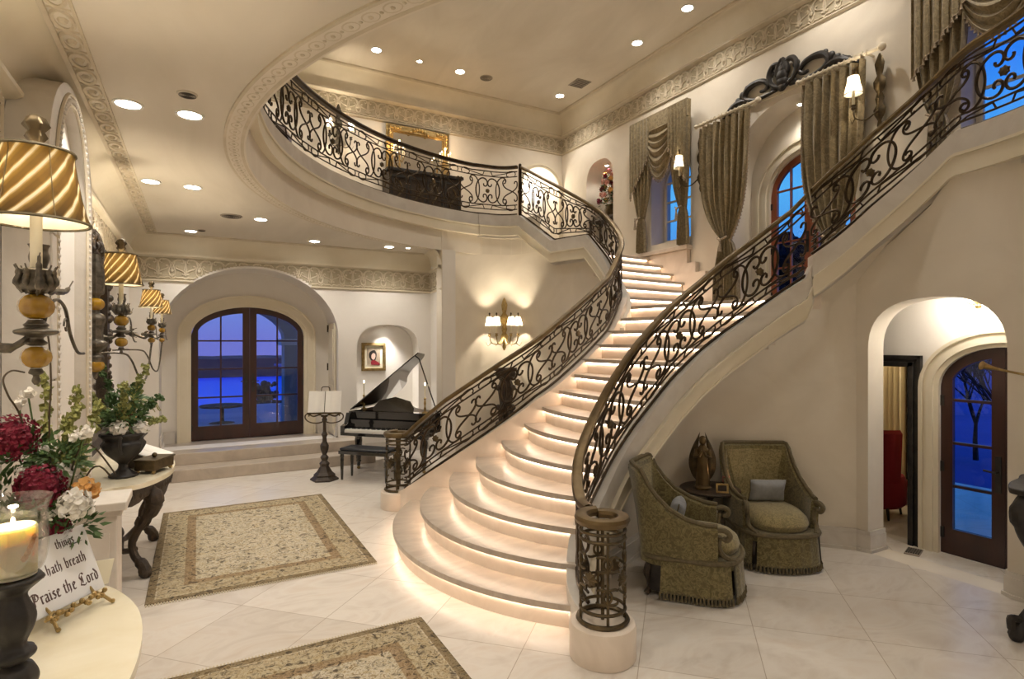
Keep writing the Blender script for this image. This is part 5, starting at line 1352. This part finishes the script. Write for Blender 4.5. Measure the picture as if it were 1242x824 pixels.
for y, z0 in ((3.90,.2),):
    for k in range(7): MB().box((xf_-.005,y,z0+.40*k),(xf_+.012,y+.13,z0+.39+.40*k)).build('stone_block', M['stone'], t, bevel=.004)
t = thing('stone_pedestal', 'pale panelled stone pedestal jutting out at the foot of the arched white panel', 'pedestal', (0,0,0))
MB().box((-.715,4.62,.87),(-.42,5.02,.93)).box((-.715,4.65,.83),(-.45,4.99,.87)).build('cap', M['stone'], t, bevel=.008)
p_ = MB().box((-.715,4.68,.10),(-.48,4.96,.83)).box((-.715,4.65,0),(-.45,4.99,.10)).build('shaft', M['stone'], t, bevel=.006)
MB().box((-.70,4.668,.20),(-.52,4.69,.72)).build('raised_panel', M['stone'], p_, bevel=.006)
t = thing('carved_mirror', 'tall mirror in a dark pierced carved frame behind the farther console table', 'mirror', (XL+.02,0,0))
t.location = (XL+.005, 0, 0); mb = MB()
mb.ext([arch(5.72,7.42,.98,2.5,3.05,20), arch(5.90,7.24,1.1,2.4,2.85,20)], lambda u,v,w: (.02+w,u,v), .05)
An = Path(arch(5.80,7.34,1.0,2.45,2.95,20)); rnd = random.Random(2)
for i in range(70):
    u, v, _, _ = An.at(An.len*i/69); mb.ball((.07,u+rnd.uniform(-.05,.05),v+rnd.uniform(-.05,.05)), rnd.uniform(.025,.05), 7, 5)
mb.build('frame', M['carved_wood'], t); MB().ext([arch(5.88,7.26,1.08,2.42,2.87,20)], lambda u,v,w: (.01+w,u,v), .01).build('mirror_glass', M['mirror'], t, smooth=0)

# ---------------------------------------------------------------- console tables
def console(label, yc):
    t = thing('console_table', label, 'table', (XL+.01, yc, 0))
    top = [(0,-1.0)] + cr([(.02,-1.0),(.16,-.98),(.24,-.86),(.30,-.80),(.40,-.80),(.52,-.70),(.62,-.50),(.68,-.28),(.70,0),(.68,.28),(.62,.50),(.52,.70),(.40,.80),(.30,.80),(.24,.86),(.16,.98),(.02,1.0)],5) + [(0,1.0)]
    MB().prism(top, .81, .85).build('marble_top', M['marble_top'], t, bevel=.012)
    ap = Path([(x*.93,y*.93) for x,y in top[1:-1]])
    mb = ribbon(MB(), ap, 0, ap.len, -.02, .02, lambda l: .71-.03*sin(l*16)-.03*sin(l*5)**2, .81)
    for i in range(34): x, y, _, _ = ap.at(ap.len*(i+.5)/34); mb.ball((x,y,.74), .032, 7, 5)
    mb.build('apron', M['carved_wood'], t)
    for (x, y) in ((.50,.52),(.50,-.52),(.18,.80),(.18,-.80)):
        s_ = 1 if y > 0 else -1
        mb = MB().tube(cr([(x,y,.78),(x+.06,y+s_*.02,.68),(x+.05,y+s_*.02,.58),(x-.04,y-s_*.02,.44),(x-.10,y-s_*.05,.30),(x-.08,y-s_*.05,.18),(x-.02,y-s_*.02,.10),(x+.0,y,.03)],5), [.06,.075,.06,.045,.035,.03,.032,.045,.05], 10)
        mb.ball((x+.06,y+s_*.02,.62), .07, 10, 7); mb.ball((x,y,.04), .048, 10, 6); mb.tube(cr([(x+.04,y,.55),(x+.01,y,.46),(x-.06,y,.46),(x-.04,y,.52)],4), .022, 6)
        mb.build('leg', M['carved_wood'], t)
    MB().tube(cr([(.42,.47,.24),(.30,.20,.16),(.28,0,.20),(.30,-.20,.16),(.42,-.47,.24)],6), .025, 8).build('stretcher', M['carved_wood'], t)
    return t
console('marble-topped carved console table holding the verse plaque and tall candle', 2.58)
console('marble-topped carved console table holding the black urn, beyond the mantel', 6.28)

# ---------------------------------------------------------------- flowers
def petals(mb, c, r, n, m_, size, seed, flat=1.0):
    rnd = random.Random(seed)
    for i in range(n):
        z = 1-2*(i+.5)/n; ph = i*2.399963; s_ = sqrt(max(0,1-z*z)); d = Vector((s_*cos(ph), s_*sin(ph), z*flat))
        d = (d + Vector([rnd.uniform(-.15,.15) for _ in range(3)])).normalized(); q = Vector(c)+d*r*rnd.uniform(.72,1.0)
        a = d.orthogonal().normalized(); b = d.cross(a); w = rnd.uniform(0,pi); a, b = a*cos(w)+b*sin(w), b*cos(w)-a*sin(w)
        k = size*rnd.uniform(.7,1.2)
        mb.add([q-d*k*.15, q-b*k*.42+d*k*.05, q-b*k*.30+a*k*.34+d*k*.22, q+b*k*.0+a*k*.50+d*k*.34, q+b*k*.30+a*k*.34+d*k*.22, q+b*k*.42+d*k*.05, q-a*k*.35-d*k*.05],[(0,1,2),(0,2,3),(0,3,4),(0,4,5),(0,5,6),(0,6,1)])
def spike(root, p0, p1, r, n, m='leaf_olive', name='flower_spike', seed=0, size=.03):
    rnd = random.Random(seed); p0, p1 = Vector(p0), Vector(p1); mid = (p0+p1)/2 + Vector((0,0,.03))
    P = cr([tuple(p0),tuple(mid),tuple(p1)],8); mb = MB().tube(P, .005, 5)
    for i in range(n):
        k = .35+.65*i/n; q = Vector(P[min(len(P)-1,int(k*(len(P)-1)))]) + Vector([rnd.uniform(-1,1)*.01 for _ in range(3)])
        rr = r*(1.15-.6*k)
        petals(mb, q+Vector([rnd.uniform(-1,1)*rr*.5 for _ in range(3)]), rr*.6, 6, None, size, seed+i)
    return mb.build(name, M[m], root)
def bloom(root, c, r, m, n=90, size=.03, seed=0, name='bloom', flat=1):
    mb = MB().ball(c, r*.72, 10, 7); petals(mb, c, r, n, None, size, seed, flat); return mb.build(name, M[m], root)
def foliage(root, c, R, n, seed, m='leaf', size=.05, name='foliage', up=.4):
    rnd = random.Random(seed); mb = MB()
    for i in range(n):
        d = Vector((rnd.gauss(0,1), rnd.gauss(0,1), rnd.gauss(up,.8))).normalized(); q = Vector(c)+d*R*rnd.uniform(.35,1.0)
        a = d.orthogonal().normalized(); k = size*rnd.uniform(.6,1.3)
        mb.add([q-a*k*.28, q+d*k, q+a*k*.28, q-d*k*.5+Vector((0,0,.004))],[(0,1,2),(0,2,3)])
    o = mb.build(name, M[m], root, smooth=0); o['kind'] = 'stuff'; return o
t = thing('flower_arrangement', 'large vase of crimson, white and orange blooms with green spikes behind the verse plaque', 'flowers', (-.56,3.20,.85))
MB().lathe([(.07,0),(.075,.015),(.03,.04),(.035,.07),(.09,.14),(.11,.20),(.10,.25),(.115,.27)], n=24).build('vase', M['black_wood'], t)
def T(px, py, d):     # a point seen along a given direction at a given distance, relative to the vase
    tt = (px-621)/692; Fx, Fy = .4823, .8760; return Vector(((Fx+Fy*tt)*d+.56, (Fy-Fx*tt)*d-3.20, 2-(py-416)*d/692-.85))
for i, (px, py, d, r, m, n, s_) in enumerate([(14,532,2.45,.105,'petal_red',420,.022),(48,591,2.42,.095,'petal_red',420,.021),(92,612,2.45,.062,'petal_white',70,.045),(76,578,2.55,.058,'petal_white',60,.045),(103,596,2.52,.052,'petal_orange',60,.042),
        (70,640,2.5,.05,'petal_red',160,.020),(34,478,2.55,.025,'petal_white',14,.03),(22,490,2.5,.022,'petal_white',12,.028),(104,524,2.5,.028,'petal_white',16,.03),(90,530,2.55,.022,'petal_white',12,.026),(56,545,2.5,.022,'petal_white',12,.024),(26,572,2.4,.022,'petal_white',12,.024),(60,625,2.42,.02,'petal_white',12,.02)]):
    c = T(px,py,d); bloom(t, c, r, m, n, s_, 10+i); 
    MB().tube(cr([(0,0,.22),tuple(c*.5+Vector((0,0,.12))),tuple(c)],6), .004, 5).build('stem', M['leaf'], t)
for i, (px, py, d) in enumerate([(96,466,2.6),(122,484,2.75),(53,450,2.55),(82,500,2.6),(100,520,2.65)]):
    spike(t, (0,0,.2), tuple(T(px,py,d)), .035, 26, seed=30+i, size=.026)
for i, (px, py, d) in enumerate([(6,600,2.4),(20,560,2.45),(40,545,2.5),(62,560,2.5),(80,560,2.55),(40,628,2.4),(75,618,2.5),(12,630,2.35),(95,640,2.55)]):
    foliage(t, T(px,py,d), .11, 90, 50+i, size=.032)
for i, pts in enumerate([[(0,0,.25),T(60,520,2.5),T(62,470,2.5),T(60,420,2.5),T(55,392,2.45)],[(0,0,.25),T(30,520,2.45),T(10,480,2.4),T(4,460,2.4),T(14,450,2.45),T(30,452,2.5)],[(0,0,.25),T(90,560,2.55),T(110,540,2.6),T(140,575,2.7)],[(0,0,.25),T(110,570,2.55),T(135,578,2.6)]]):
    MB().tube(cr([tuple(p) for p in pts],6), .004, 5).build('twig', M['twig'], t)
t = thing('flower_arrangement', 'black footed urn of spiky greenery and pale roses on the farther console', 'flowers', (-.56,5.90,.85))
MB().lathe(sm([(.10,0),(.105,.02),(.05,.06),(.035,.10),(.05,.13),(.12,.20),(.16,.28),(.14,.32),(.17,.36),(.165,.38)]), n=32, flute=.04, nf=10).build('urn', M['black_wood'], t)
for s_ in (-1,1): MB().tube(cr([(0,s_*.13,.22),(0,s_*.23,.28),(0,s_*.22,.36),(0,s_*.15,.35)],5), .012, 6).build('handle', M['black_wood'], t)
for i in range(9):
    a = i*2.4; rr = .10+.05*(i%3); h_ = .95-.06*i+.05*(i%2); spike(t, (0,0,.34), (rr*cos(a)*1.6, rr*sin(a)*1.6, h_), .05, 22, m=('leaf_olive' if i % 2 == 0 else 'leaf'), seed=80+i, size=.035)
for i, c in enumerate([(.12,-.06,.42),(-.02,-.14,.44),(.10,.10,.43),(.0,.02,.50),(-.1,.06,.42)]): bloom(t, c, .065, ['petal_white','petal_white','petal_orange','petal_red','petal_white'][i], 44, .05, 90+i)
for i, c in enumerate([(0,-.1,.5),(.08,.08,.52),(-.08,.0,.58),(.05,-.02,.66)]): foliage(t, c, .14, 110, 95+i, size=.045)
for i in range(6):
    a = -.6+i*.35; MB().tube(cr([(0,0,.4),(.12*cos(a),.18+.06*i,.62),(.2*cos(a),.30+.07*i,.60),(.25*cos(a),.42+.05*i,.50)],5), .0035, 4).build('twig', M['leaf_olive'], t)
t = thing('flower_arrangement', 'tall arrangement of red and peach flowers in the lit balcony niche', 'flowers', (7.86,9.86,4.72))
MB().lathe([(.08,0),(.09,.05),(.12,.16),(.09,.26),(.10,.28)], n=20).build('vase', M['bronze_dark'], t)
rnd = random.Random(4)
for i in range(22):
    k = i/22; a = i*2.4; rr = .24*(1-k*.75); c = (rr*cos(a)*.7-.05, rr*sin(a), .34+.72*k)
    bloom(t, c, .06-.02*k, ['petal_pink','petal_red','petal_pink','petal_orange'][i%4], 26, .05, 120+i)
for i in range(6): foliage(t, (-.03,0,.32+.11*i), .22-.02*i, 70, 150+i, size=.06)
t = thing('niche_table', 'dark ledge table filling the lit balcony niche', 'table', (7.85,9.89,3.845))
MB().box((-.20,-.46,.82),(.13,.46,.87)).build('tabletop', M['carved_wood'], t, bevel=.006)
for y in (-.42,.42):
    for x in (-.17,.10): MB().lathe([(.018,0),(.022,.4),(.03,.82)], (x,y,0), 8).build('leg', M['carved_wood'], t)
t = thing('porcelain_figure', 'white porcelain figurine beside the niche flowers', 'figurine', (7.82,9.55,4.72))
MB().lathe([(.06,0),(.065,.02),(.05,.05),(.07,.10),(.05,.20),(.035,.26),(.05,.31),(.02,.35)], n=16).build('gown', M['porcelain'], t); MB().ball((0,0,.385), .035, 10, 8).build('head', M['porcelain'], t)

# ---------------------------------------------------------------- things on the near console
WG = mat('wax_glow', (.90,.80,.52), .5); _b = WG.node_tree.nodes['Principled BSDF']
_b.inputs['Subsurface Weight'].default_value = .8; _b.inputs['Subsurface Radius'].default_value = (1,.8,.45); _b.inputs['Subsurface Scale'].default_value = .05
t = thing('candle_holder', 'tall carved dark candle stand with a glass hurricane and lit cream candle', 'candle holder', (-.492,2.25,.852))
MB().lathe(sm([(.10,0),(.105,.015),(.09,.03),(.06,.05),(.035,.07),(.055,.10),(.062,.13),(.05,.16),(.03,.175),(.05,.19),(.055,.21),(.032,.23),(.05,.28),(.055,.32),(.04,.36),(.035,.385),(.06,.41),(.075,.425),(.07,.435)]), n=32, flute=.04, nf=8).build('stand', M['black_wood'], t, smooth=60)
for k in range(3):
    a = k*2*pi/3+.4; MB().ball((.10*cos(a),.10*sin(a),.02), .028, 10, 6).build('foot', M['black_wood'], t)
g_ = sm([(.03,.437),(.066,.45),(.082,.49),(.087,.55),(.084,.60),(.086,.645),(.097,.675)])
rows = [[(r*cos(a),r*sin(a),z) for a in [2*pi*k/36 for k in range(36)]] for r, z in g_ + [(r-.003,z) for r, z in g_[::-1]]]
MB().grid(rows, close=True).build('hurricane_glass', M['glass_clear'], t)
MB().lathe([(.058,.44),(.059,.585),(.053,.592),(.02,.578)], n=30).build('candle', WG, t)
mb = MB()
for k in range(5): mb.ball((.050*cos(-.9+.13*k), .050*sin(-.9+.13*k), .50+.014*k), .014, 6, 4)
mb.build('wax_ornament', M['petal_orange'], t)
MB().ball((0,0,.606), .006, 8, 6, (1,1,2)).build('flame', M['flame'], t); light('POINT', 'lamp', (0,0,.628), 1.3, (1,.84,.55), t, .012)
t = thing('verse_plaque', 'white plaque with dark blackletter verse leaning on a gilt easel', 'plaque', (-.47,3.0,.90), atan2(.27,.20))
tilt = Matrix.Rotation(radians(-22), 4, 'X')
pl = MB().box((-.17,-.006,0),(.17,.006,.30)).xf(tilt); pl.build('board', M['plaque'], t, bevel=.004)
GL = {  # broken-pen letter strokes: advance, then pen segments (x-height 1)
 'i':(.36,[(.02,.92,.10,.84),(.10,.88,.10,.12),(.10,.14,.20,.06),(.08,1.20,.15,1.27)]),
 'n':(.72,[(.02,.92,.10,.84),(.10,.88,.10,.10),(.12,.80,.40,.95),(.42,.90,.42,.14),(.42,.14,.53,.05)]),
 'h':(.72,[(.10,1.58,.10,.08),(.12,.80,.40,.95),(.42,.90,.42,.06),(.42,.06,.33,-.12)]),
 't':(.42,[(.12,1.20,.12,.16),(.12,.16,.28,.04),(-.04,.95,.30,.95)]),
 'a':(.64,[(.06,.84,.20,.96),(.20,.96,.40,.86),(.40,.88,.40,.14),(.40,.14,.52,.05),(.09,.46,.38,.60),(.09,.46,.09,.14),(.09,.14,.20,.03),(.20,.03,.40,.22)]),
 'b':(.68,[(.10,1.58,.10,.12),(.10,.12,.28,.0),(.28,0,.44,.16),(.44,.16,.44,.80),(.44,.80,.32,.95),(.32,.95,.12,.80)]),
 'r':(.48,[(.02,.92,.10,.84),(.10,.88,.10,.12),(.10,.14,.20,.06),(.12,.80,.28,.95),(.28,.95,.38,.86)]),
 'e':(.58,[(.10,.82,.10,.16),(.10,.16,.24,.02),(.24,.02,.42,.14),(.10,.82,.26,.96),(.26,.96,.42,.78),(.42,.78,.14,.50)]),
 'g':(.66,[(.10,.82,.10,.20),(.10,.20,.22,.06),(.22,.06,.42,.22),(.10,.82,.24,.95),(.24,.95,.44,.90),(.44,.90,.44,-.20),(.44,-.20,.28,-.42),(.28,-.42,.06,-.30)]),
 's':(.54,[(.38,.86,.22,.96),(.22,.96,.08,.78),(.08,.78,.38,.32),(.38,.32,.24,.03),(.24,.03,.06,.14)]),
 'o':(.66,[(.10,.82,.10,.18),(.10,.18,.26,.02),(.26,.02,.44,.18),(.44,.18,.44,.82),(.44,.82,.26,.96),(.26,.96,.10,.82)]),
 'd':(.66,[(.10,.82,.10,.18),(.10,.18,.26,.02),(.26,.02,.44,.18),(.44,.18,.44,.86),(.44,.86,.10,1.45),(.10,.82,.40,.90)]),
 'P':(1.06,[(.27,1.50,.27,.05),(.27,.05,.05,-.15),(.0,1.38,.25,1.55),(.25,1.55,.62,1.45),(.62,1.45,.84,1.18),(.84,1.18,.84,.86),(.84,.86,.58,.64),(.58,.64,.27,.74),(.47,1.40,.47,.82),(-.16,1.08,.0,1.38)]),
 'L':(1.02,[(.32,1.50,.14,1.12),(.14,1.12,.32,.72),(.32,.72,.10,.16),(.10,.16,.36,.05),(.36,.05,.62,-.06),(.62,-.06,.90,.16),(.32,1.50,.58,1.56),(.58,1.56,.74,1.34),(.46,1.20,.46,.30)]),
 ' ':(.42,[])}
def text(s_, loc, size, root, m):
    """a line of blackletter: every pen segment is a slab with a slanted nib"""
    W = sum(GL[ch][0] for ch in s_)*size; x0 = loc[0]-W/2; mb = MB(); nx, nz = .075*size, .06*size
    for ch in s_:
        adv, segs = GL[ch]
        for ax, az, bx, bz in segs:
            p, q = (x0+ax*size, loc[2]+az*size), (x0+bx*size, loc[2]+bz*size)
            if abs(q[0]-p[0])*nz > 0 and abs((q[0]-p[0])*nz-(q[1]-p[1])*nx) < .12*size*size*.06: w = (nx*.4, -nz*.7)
            else: w = (nx, nz)
            P_ = [(p[0]-w[0],p[1]-w[1]),(p[0]+w[0],p[1]+w[1]),(q[0]+w[0],q[1]+w[1]),(q[0]-w[0],q[1]-w[1])]
            mb.add([(u,loc[1],v) for u,v in P_]+[(u,loc[1]+.0012,v) for u,v in P_],[(0,1,2,3),(7,6,5,4),(0,4,5,1),(1,5,6,2),(2,6,7,3),(3,7,4,0)])
        x0 += adv*size
    mb.xf(tilt); return mb.build('lettering', M[m], root, smooth=0)
text('things', (.06,-.0072,.235), .026, t, 'ink'); text('that hath breath', (.0,-.0072,.145), .029, t, 'ink'); text('Praise the Lord', (.005,-.0072,.048), .034, t, 'ink')
t = thing('tabletop_easel', 'gilt scrolled easel holding the verse plaque', 'easel', (-.47,3.0,.851), atan2(.27,.20))
mb = MB()
for s_ in (-1,1):
    mb.tube(cr([(s_*.13,-.075,.008),(s_*.12,-.05,.03),(s_*.11,-.02,.05),(s_*.09,-.02,.06)],5), .007, 6); mb.tube(cr([(s_*.10,-.02,.05),(s_*.10,.05,.12),(s_*.05,.10,.22),(0,.13,.28)],5), .006, 6)
    mb.ball((s_*.13,-.078,.010), .010, 8, 5)
    for k in range(8): mb.ball((s_*(.02+.016*k), -.035-.006*sin(k*1.3), .045+.012*cos(k*1.7)), .011, 7, 5)
mb.tube([(0,.13,.28),(0,.20,.005)], .006, 6).tube([(-.14,-.03,.045),(.14,-.03,.045)], .006, 6)
mb.build('frame', M['gilt'], t)
t = thing('note_card', 'plain cream card standing behind the verse plaque', 'card', (-.40,3.30,.852), atan2(.3,.5))
MB().ext([[(-.07,0),(.03,0),(.07,.10),(-.07,.12)]], lambda u,v,w: (u,w+v*.3,v), .004).build('card', M['wax'], t)
# ---------------------------------------------------------------- things on the farther console
t = thing('bronze_box', 'small footed bronze casket in front of the open book on the farther console', 'box', (-.34,6.02,.852), radians(60))
MB().box((-.14,-.09,.03),(.14,.09,.11)).box((-.15,-.10,.11),(.15,.10,.125)).build('body', M['bronze_dark'], t, bevel=.006)
for x in (-.12,.12):
    for y in (-.07,.07): MB().ball((x,y,.018), .018, 8, 6).build('foot', M['gilt'], t)
MB().ball((0,0,.145), .022, 8, 6).build('knob', M['bronze_dark'], t)
t = thing('book_cradle', 'dark wooden cradle under the open book on the farther console', 'book stand', (-.40,6.38,.852), radians(75))
MB().ext([[(-.16,0),(.16,0),(.16,.04),(-.16,.16)]], lambda u,v,w: (w-.15,-u,v), .30).build('wedge', M['carved_wood'], t)
t = thing('open_book', 'large open book lying on the cradle beside the black urn', 'book', (-.40,6.38,.852), radians(75))
for s_ in (-1,1):
    rows = [[(s_*(.005+.19*j/8), -v*.16, .107-v*.0625+.018*sin(pi*j/8*.9)+.012) for j in range(9)] for v in (-1,0,1)]
    MB().grid(rows).grid([[(x,y,z-.012-.0) for x,y,z in r] for r in rows]).build('page', M['paper'], t)

# ================================================================ RIGHT EDGE
t = thing('carved_console', 'black carved table with scrolled legs at the right edge, beside the garden door arch', 'table', (5.18,1.33,0))
MB().prism(cr([(-.42,-.5),(-.40,.30),(-.30,.46),(.0,.52),(.30,.48),(.30,-.5)],5), .98, 1.02).build('tabletop', M['black_wood'], t, bevel=.008)
for (x, y) in ((-.30,.34),(.22,.38),(-.30,-.36),(.22,-.36)):
    mb = MB().tube(cr([(x,y,.97),(x-.05,y+.03,.88),(x-.03,y+.02,.74),(x+.04,y-.02,.58),(x+.06,y-.03,.40),(x+.03,y-.01,.24),(x-.05,y+.03,.12),(x-.07,y+.05,.03)],5), [.055,.065,.05,.035,.03,.03,.035,.05], 10)
    mb.ball((x-.07,y+.05,.035), .045, 10, 6); mb.tube(cr([(x-.05,y+.03,.14),(x-.12,y+.06,.16),(x-.12,y+.06,.09)],4), .025, 6)
    mb.build('leg', M['black_wood'], t)
MB().box((-.28,-.34,.20),(.20,.34,.235)).build('shelf', M['black_wood'], t, bevel=.006)
t = thing('herald_horn', 'long slender brass horn reaching in from the right edge across the garden door', 'ornament', (5.26,1.12,1.022))  # unlit brass horn on a bronze stem, an ornament that gives no light
MB().lathe([(.10,0),(.11,.02),(.04,.05),(.03,.5),(.05,.54),(.025,.57),(.03,.62)], n=16).build('stem', M['bronze_dark'], t)
hp = cr([(0,0,.61),(-.25,.27,.70),(-.50,.54,.768),(-.69,.70,.828)],8); n_ = len(hp)
mb = MB().tube(hp, [.012-.006*i/n_ if i < n_-5 else .008+.022*((i-n_+6)/5)**2 for i in range(n_)], 12); mb.build('horn', M['gilt'], t)
# ---------------------------------------------------------------- recessed lights
def downlight(label, loc, r=.075, e=38, nrm=None, cone=125, col=(1,.925,.82), group=None):
    t = thing('recessed_light', label, 'light', loc, group=group)
    MB().lathe([(r*1.25,0),(r*1.25,-.008),(r,-.006),(r,0)], n=24).build('trim_ring', M['switch'], t)
    MB().lathe([(r,-.002),(r*.97,-.005)], n=24).build('lens', M['lens'], t)
    light('SPOT', 'lamp', (0,0,-.03), e, col, t, .05, cone, .8, None)
    return t
LZ = ZC
low_l = [(-.42,4.7,'downlight nearest the arched stone panel, above the closer console table'),(-.05,4.71,'downlight beside the smoke alarm in the lower ceiling'),
 (-.42,6.84,'downlight near the ceiling border above the farther console table',),(-.05,6.88,'second downlight out from the ceiling border, above the long rug'),
 (-.09,9.6,'downlight just before the cove above the terrace steps'),(.73,8.24,'downlight next to the round speaker in the lower ceiling'),
 (1.65,9.6,'downlight before the cove right of the terrace arch'),(2.86,9.55,'larger downlight before the cove over the piano')]
for x, y, lb in low_l: downlight(lb, (x,y,LZ), e=30)
downlight('tiny downlight in the ceiling corner above the piano', (3.18,9.5,LZ), r=.035, e=10)
for x, y in ((-.42,2.5),(-.05,2.5),(-.2,.2),(1.6,.2),(-.2,-1.8),(2.6,-1.8),(3.6,-.9),(3.6,-2.2)):  # unseen downlights added behind the viewpoint as general fill
    t = downlight('small added fill downlight in the lower ceiling, unseen behind the viewpoint', (x,y,LZ), e=34, group='added fill downlights behind the viewpoint')
up_l = [(6.84,6.62,'upper ceiling downlight nearest the top edge, along the curtained wall'),(6.85,7.82,'upper ceiling downlight before the one by the square vent on the curtained side'),
 (2.85,10.3,'upper ceiling downlight over the candle sconce by the mirror'),(4.52,10.33,'upper ceiling downlight above the right end of the gilt mirror'),
 (6.85,10.3,'upper ceiling downlight in the corner beside the square vent')]
for x, y, lb in up_l: downlight(lb, (x,y,ZT), r=.085, e=60)
downlight('tiny downlight between two larger ones above the gilt mirror', (3.68,10.32,ZT), r=.045, e=15)
for x, y in ((6.84,4.6),(6.84,2.6),(6.84,.8),(3.2,5.0),(4.6,7.2),(4.6,3.0),(1.0,10.3),(1,1),(4,-1.5)):
    downlight('round downlight in the upper ceiling beyond the picture', (x,y,ZT), r=.085, e=70, group='upper downlights beyond the picture')
downlight('downlight in the vaulted recess above the landing doors', (7.86,5.36,5.55), r=.05, e=22, cone=140)
downlight('small downlight in the flower niche beside the balcony', (7.8,9.88,5.86), r=.04, e=16, cone=140)
downlight('picture light set in the top of the niche behind the piano', (3.04,10.36,2.30), r=.035, e=45, cone=95, col=(1,.95,.88))
light('POINT', 'alcove_light', (7.0,11.6,5.7), 12, (1,.9,.75), size=.1)
# ---------------------------------------------------------------- camera, world, render look
cam = bpy.data.cameras.new('camera'); co = bpy.data.objects.new('camera', cam); C.objects.link(co)
cam.sensor_width = 36; cam.lens = 692/1242*36; cam.shift_y = 4/1242; cam.clip_start = .05; cam.clip_end = 2000
co.location = (0,0,2); co.rotation_euler = (pi/2, 0, -math.atan(381/692)); SC.camera = co
w = bpy.data.worlds.new('dusk'); SC.world = w; w.use_nodes = True; nt = w.node_tree; bg = nt.nodes['Background']
tc = nt.nodes.new('ShaderNodeTexCoord'); sx = nt.nodes.new('ShaderNodeSeparateXYZ'); nt.links.new(tc.outputs['Generated'], sx.inputs[0])
r = nt.nodes.new('ShaderNodeValToRGB'); nt.links.new(sx.outputs[2], r.inputs['Fac'])
e = r.color_ramp.elements
for i, (p, c) in enumerate([(0,(.16,.17,.55)),(.05,(.20,.24,.62)),(.14,(.09,.22,.68)),(.3,(.05,.28,.85)),(.42,(.16,.50,.95)),(1,(.02,.08,.4))]):
    if i > 1: e.new(.5)
for i, (p, c) in enumerate([(0,(.20,.20,.62)),(.05,(.22,.28,.70)),(.14,(.10,.34,.80)),(.24,(.13,.55,.95)),(.36,(.04,.28,.95)),(1,(.02,.10,.6))]): e[i].position = p; e[i].color = (*c, 1)
nt.links.new(r.outputs['Color'], bg.inputs['Color']); bg.inputs['Strength'].default_value = .72
SC.view_settings.view_transform = 'Standard'; SC.view_settings.look = 'None'; SC.view_settings.gamma = 1; SC.view_settings.exposure = .55
SC.view_settings.use_curve_mapping = False
SC.cycles.max_bounces = 8; SC.cycles.diffuse_bounces = 5; SC.cycles.transparent_max_bounces = 12
SC.cycles.sample_clamp_indirect = 4; SC.cycles.use_denoising = True
SC.cycles.caustics_reflective = False; SC.cycles.caustics_refractive = False
bpy.context.view_layer.update()
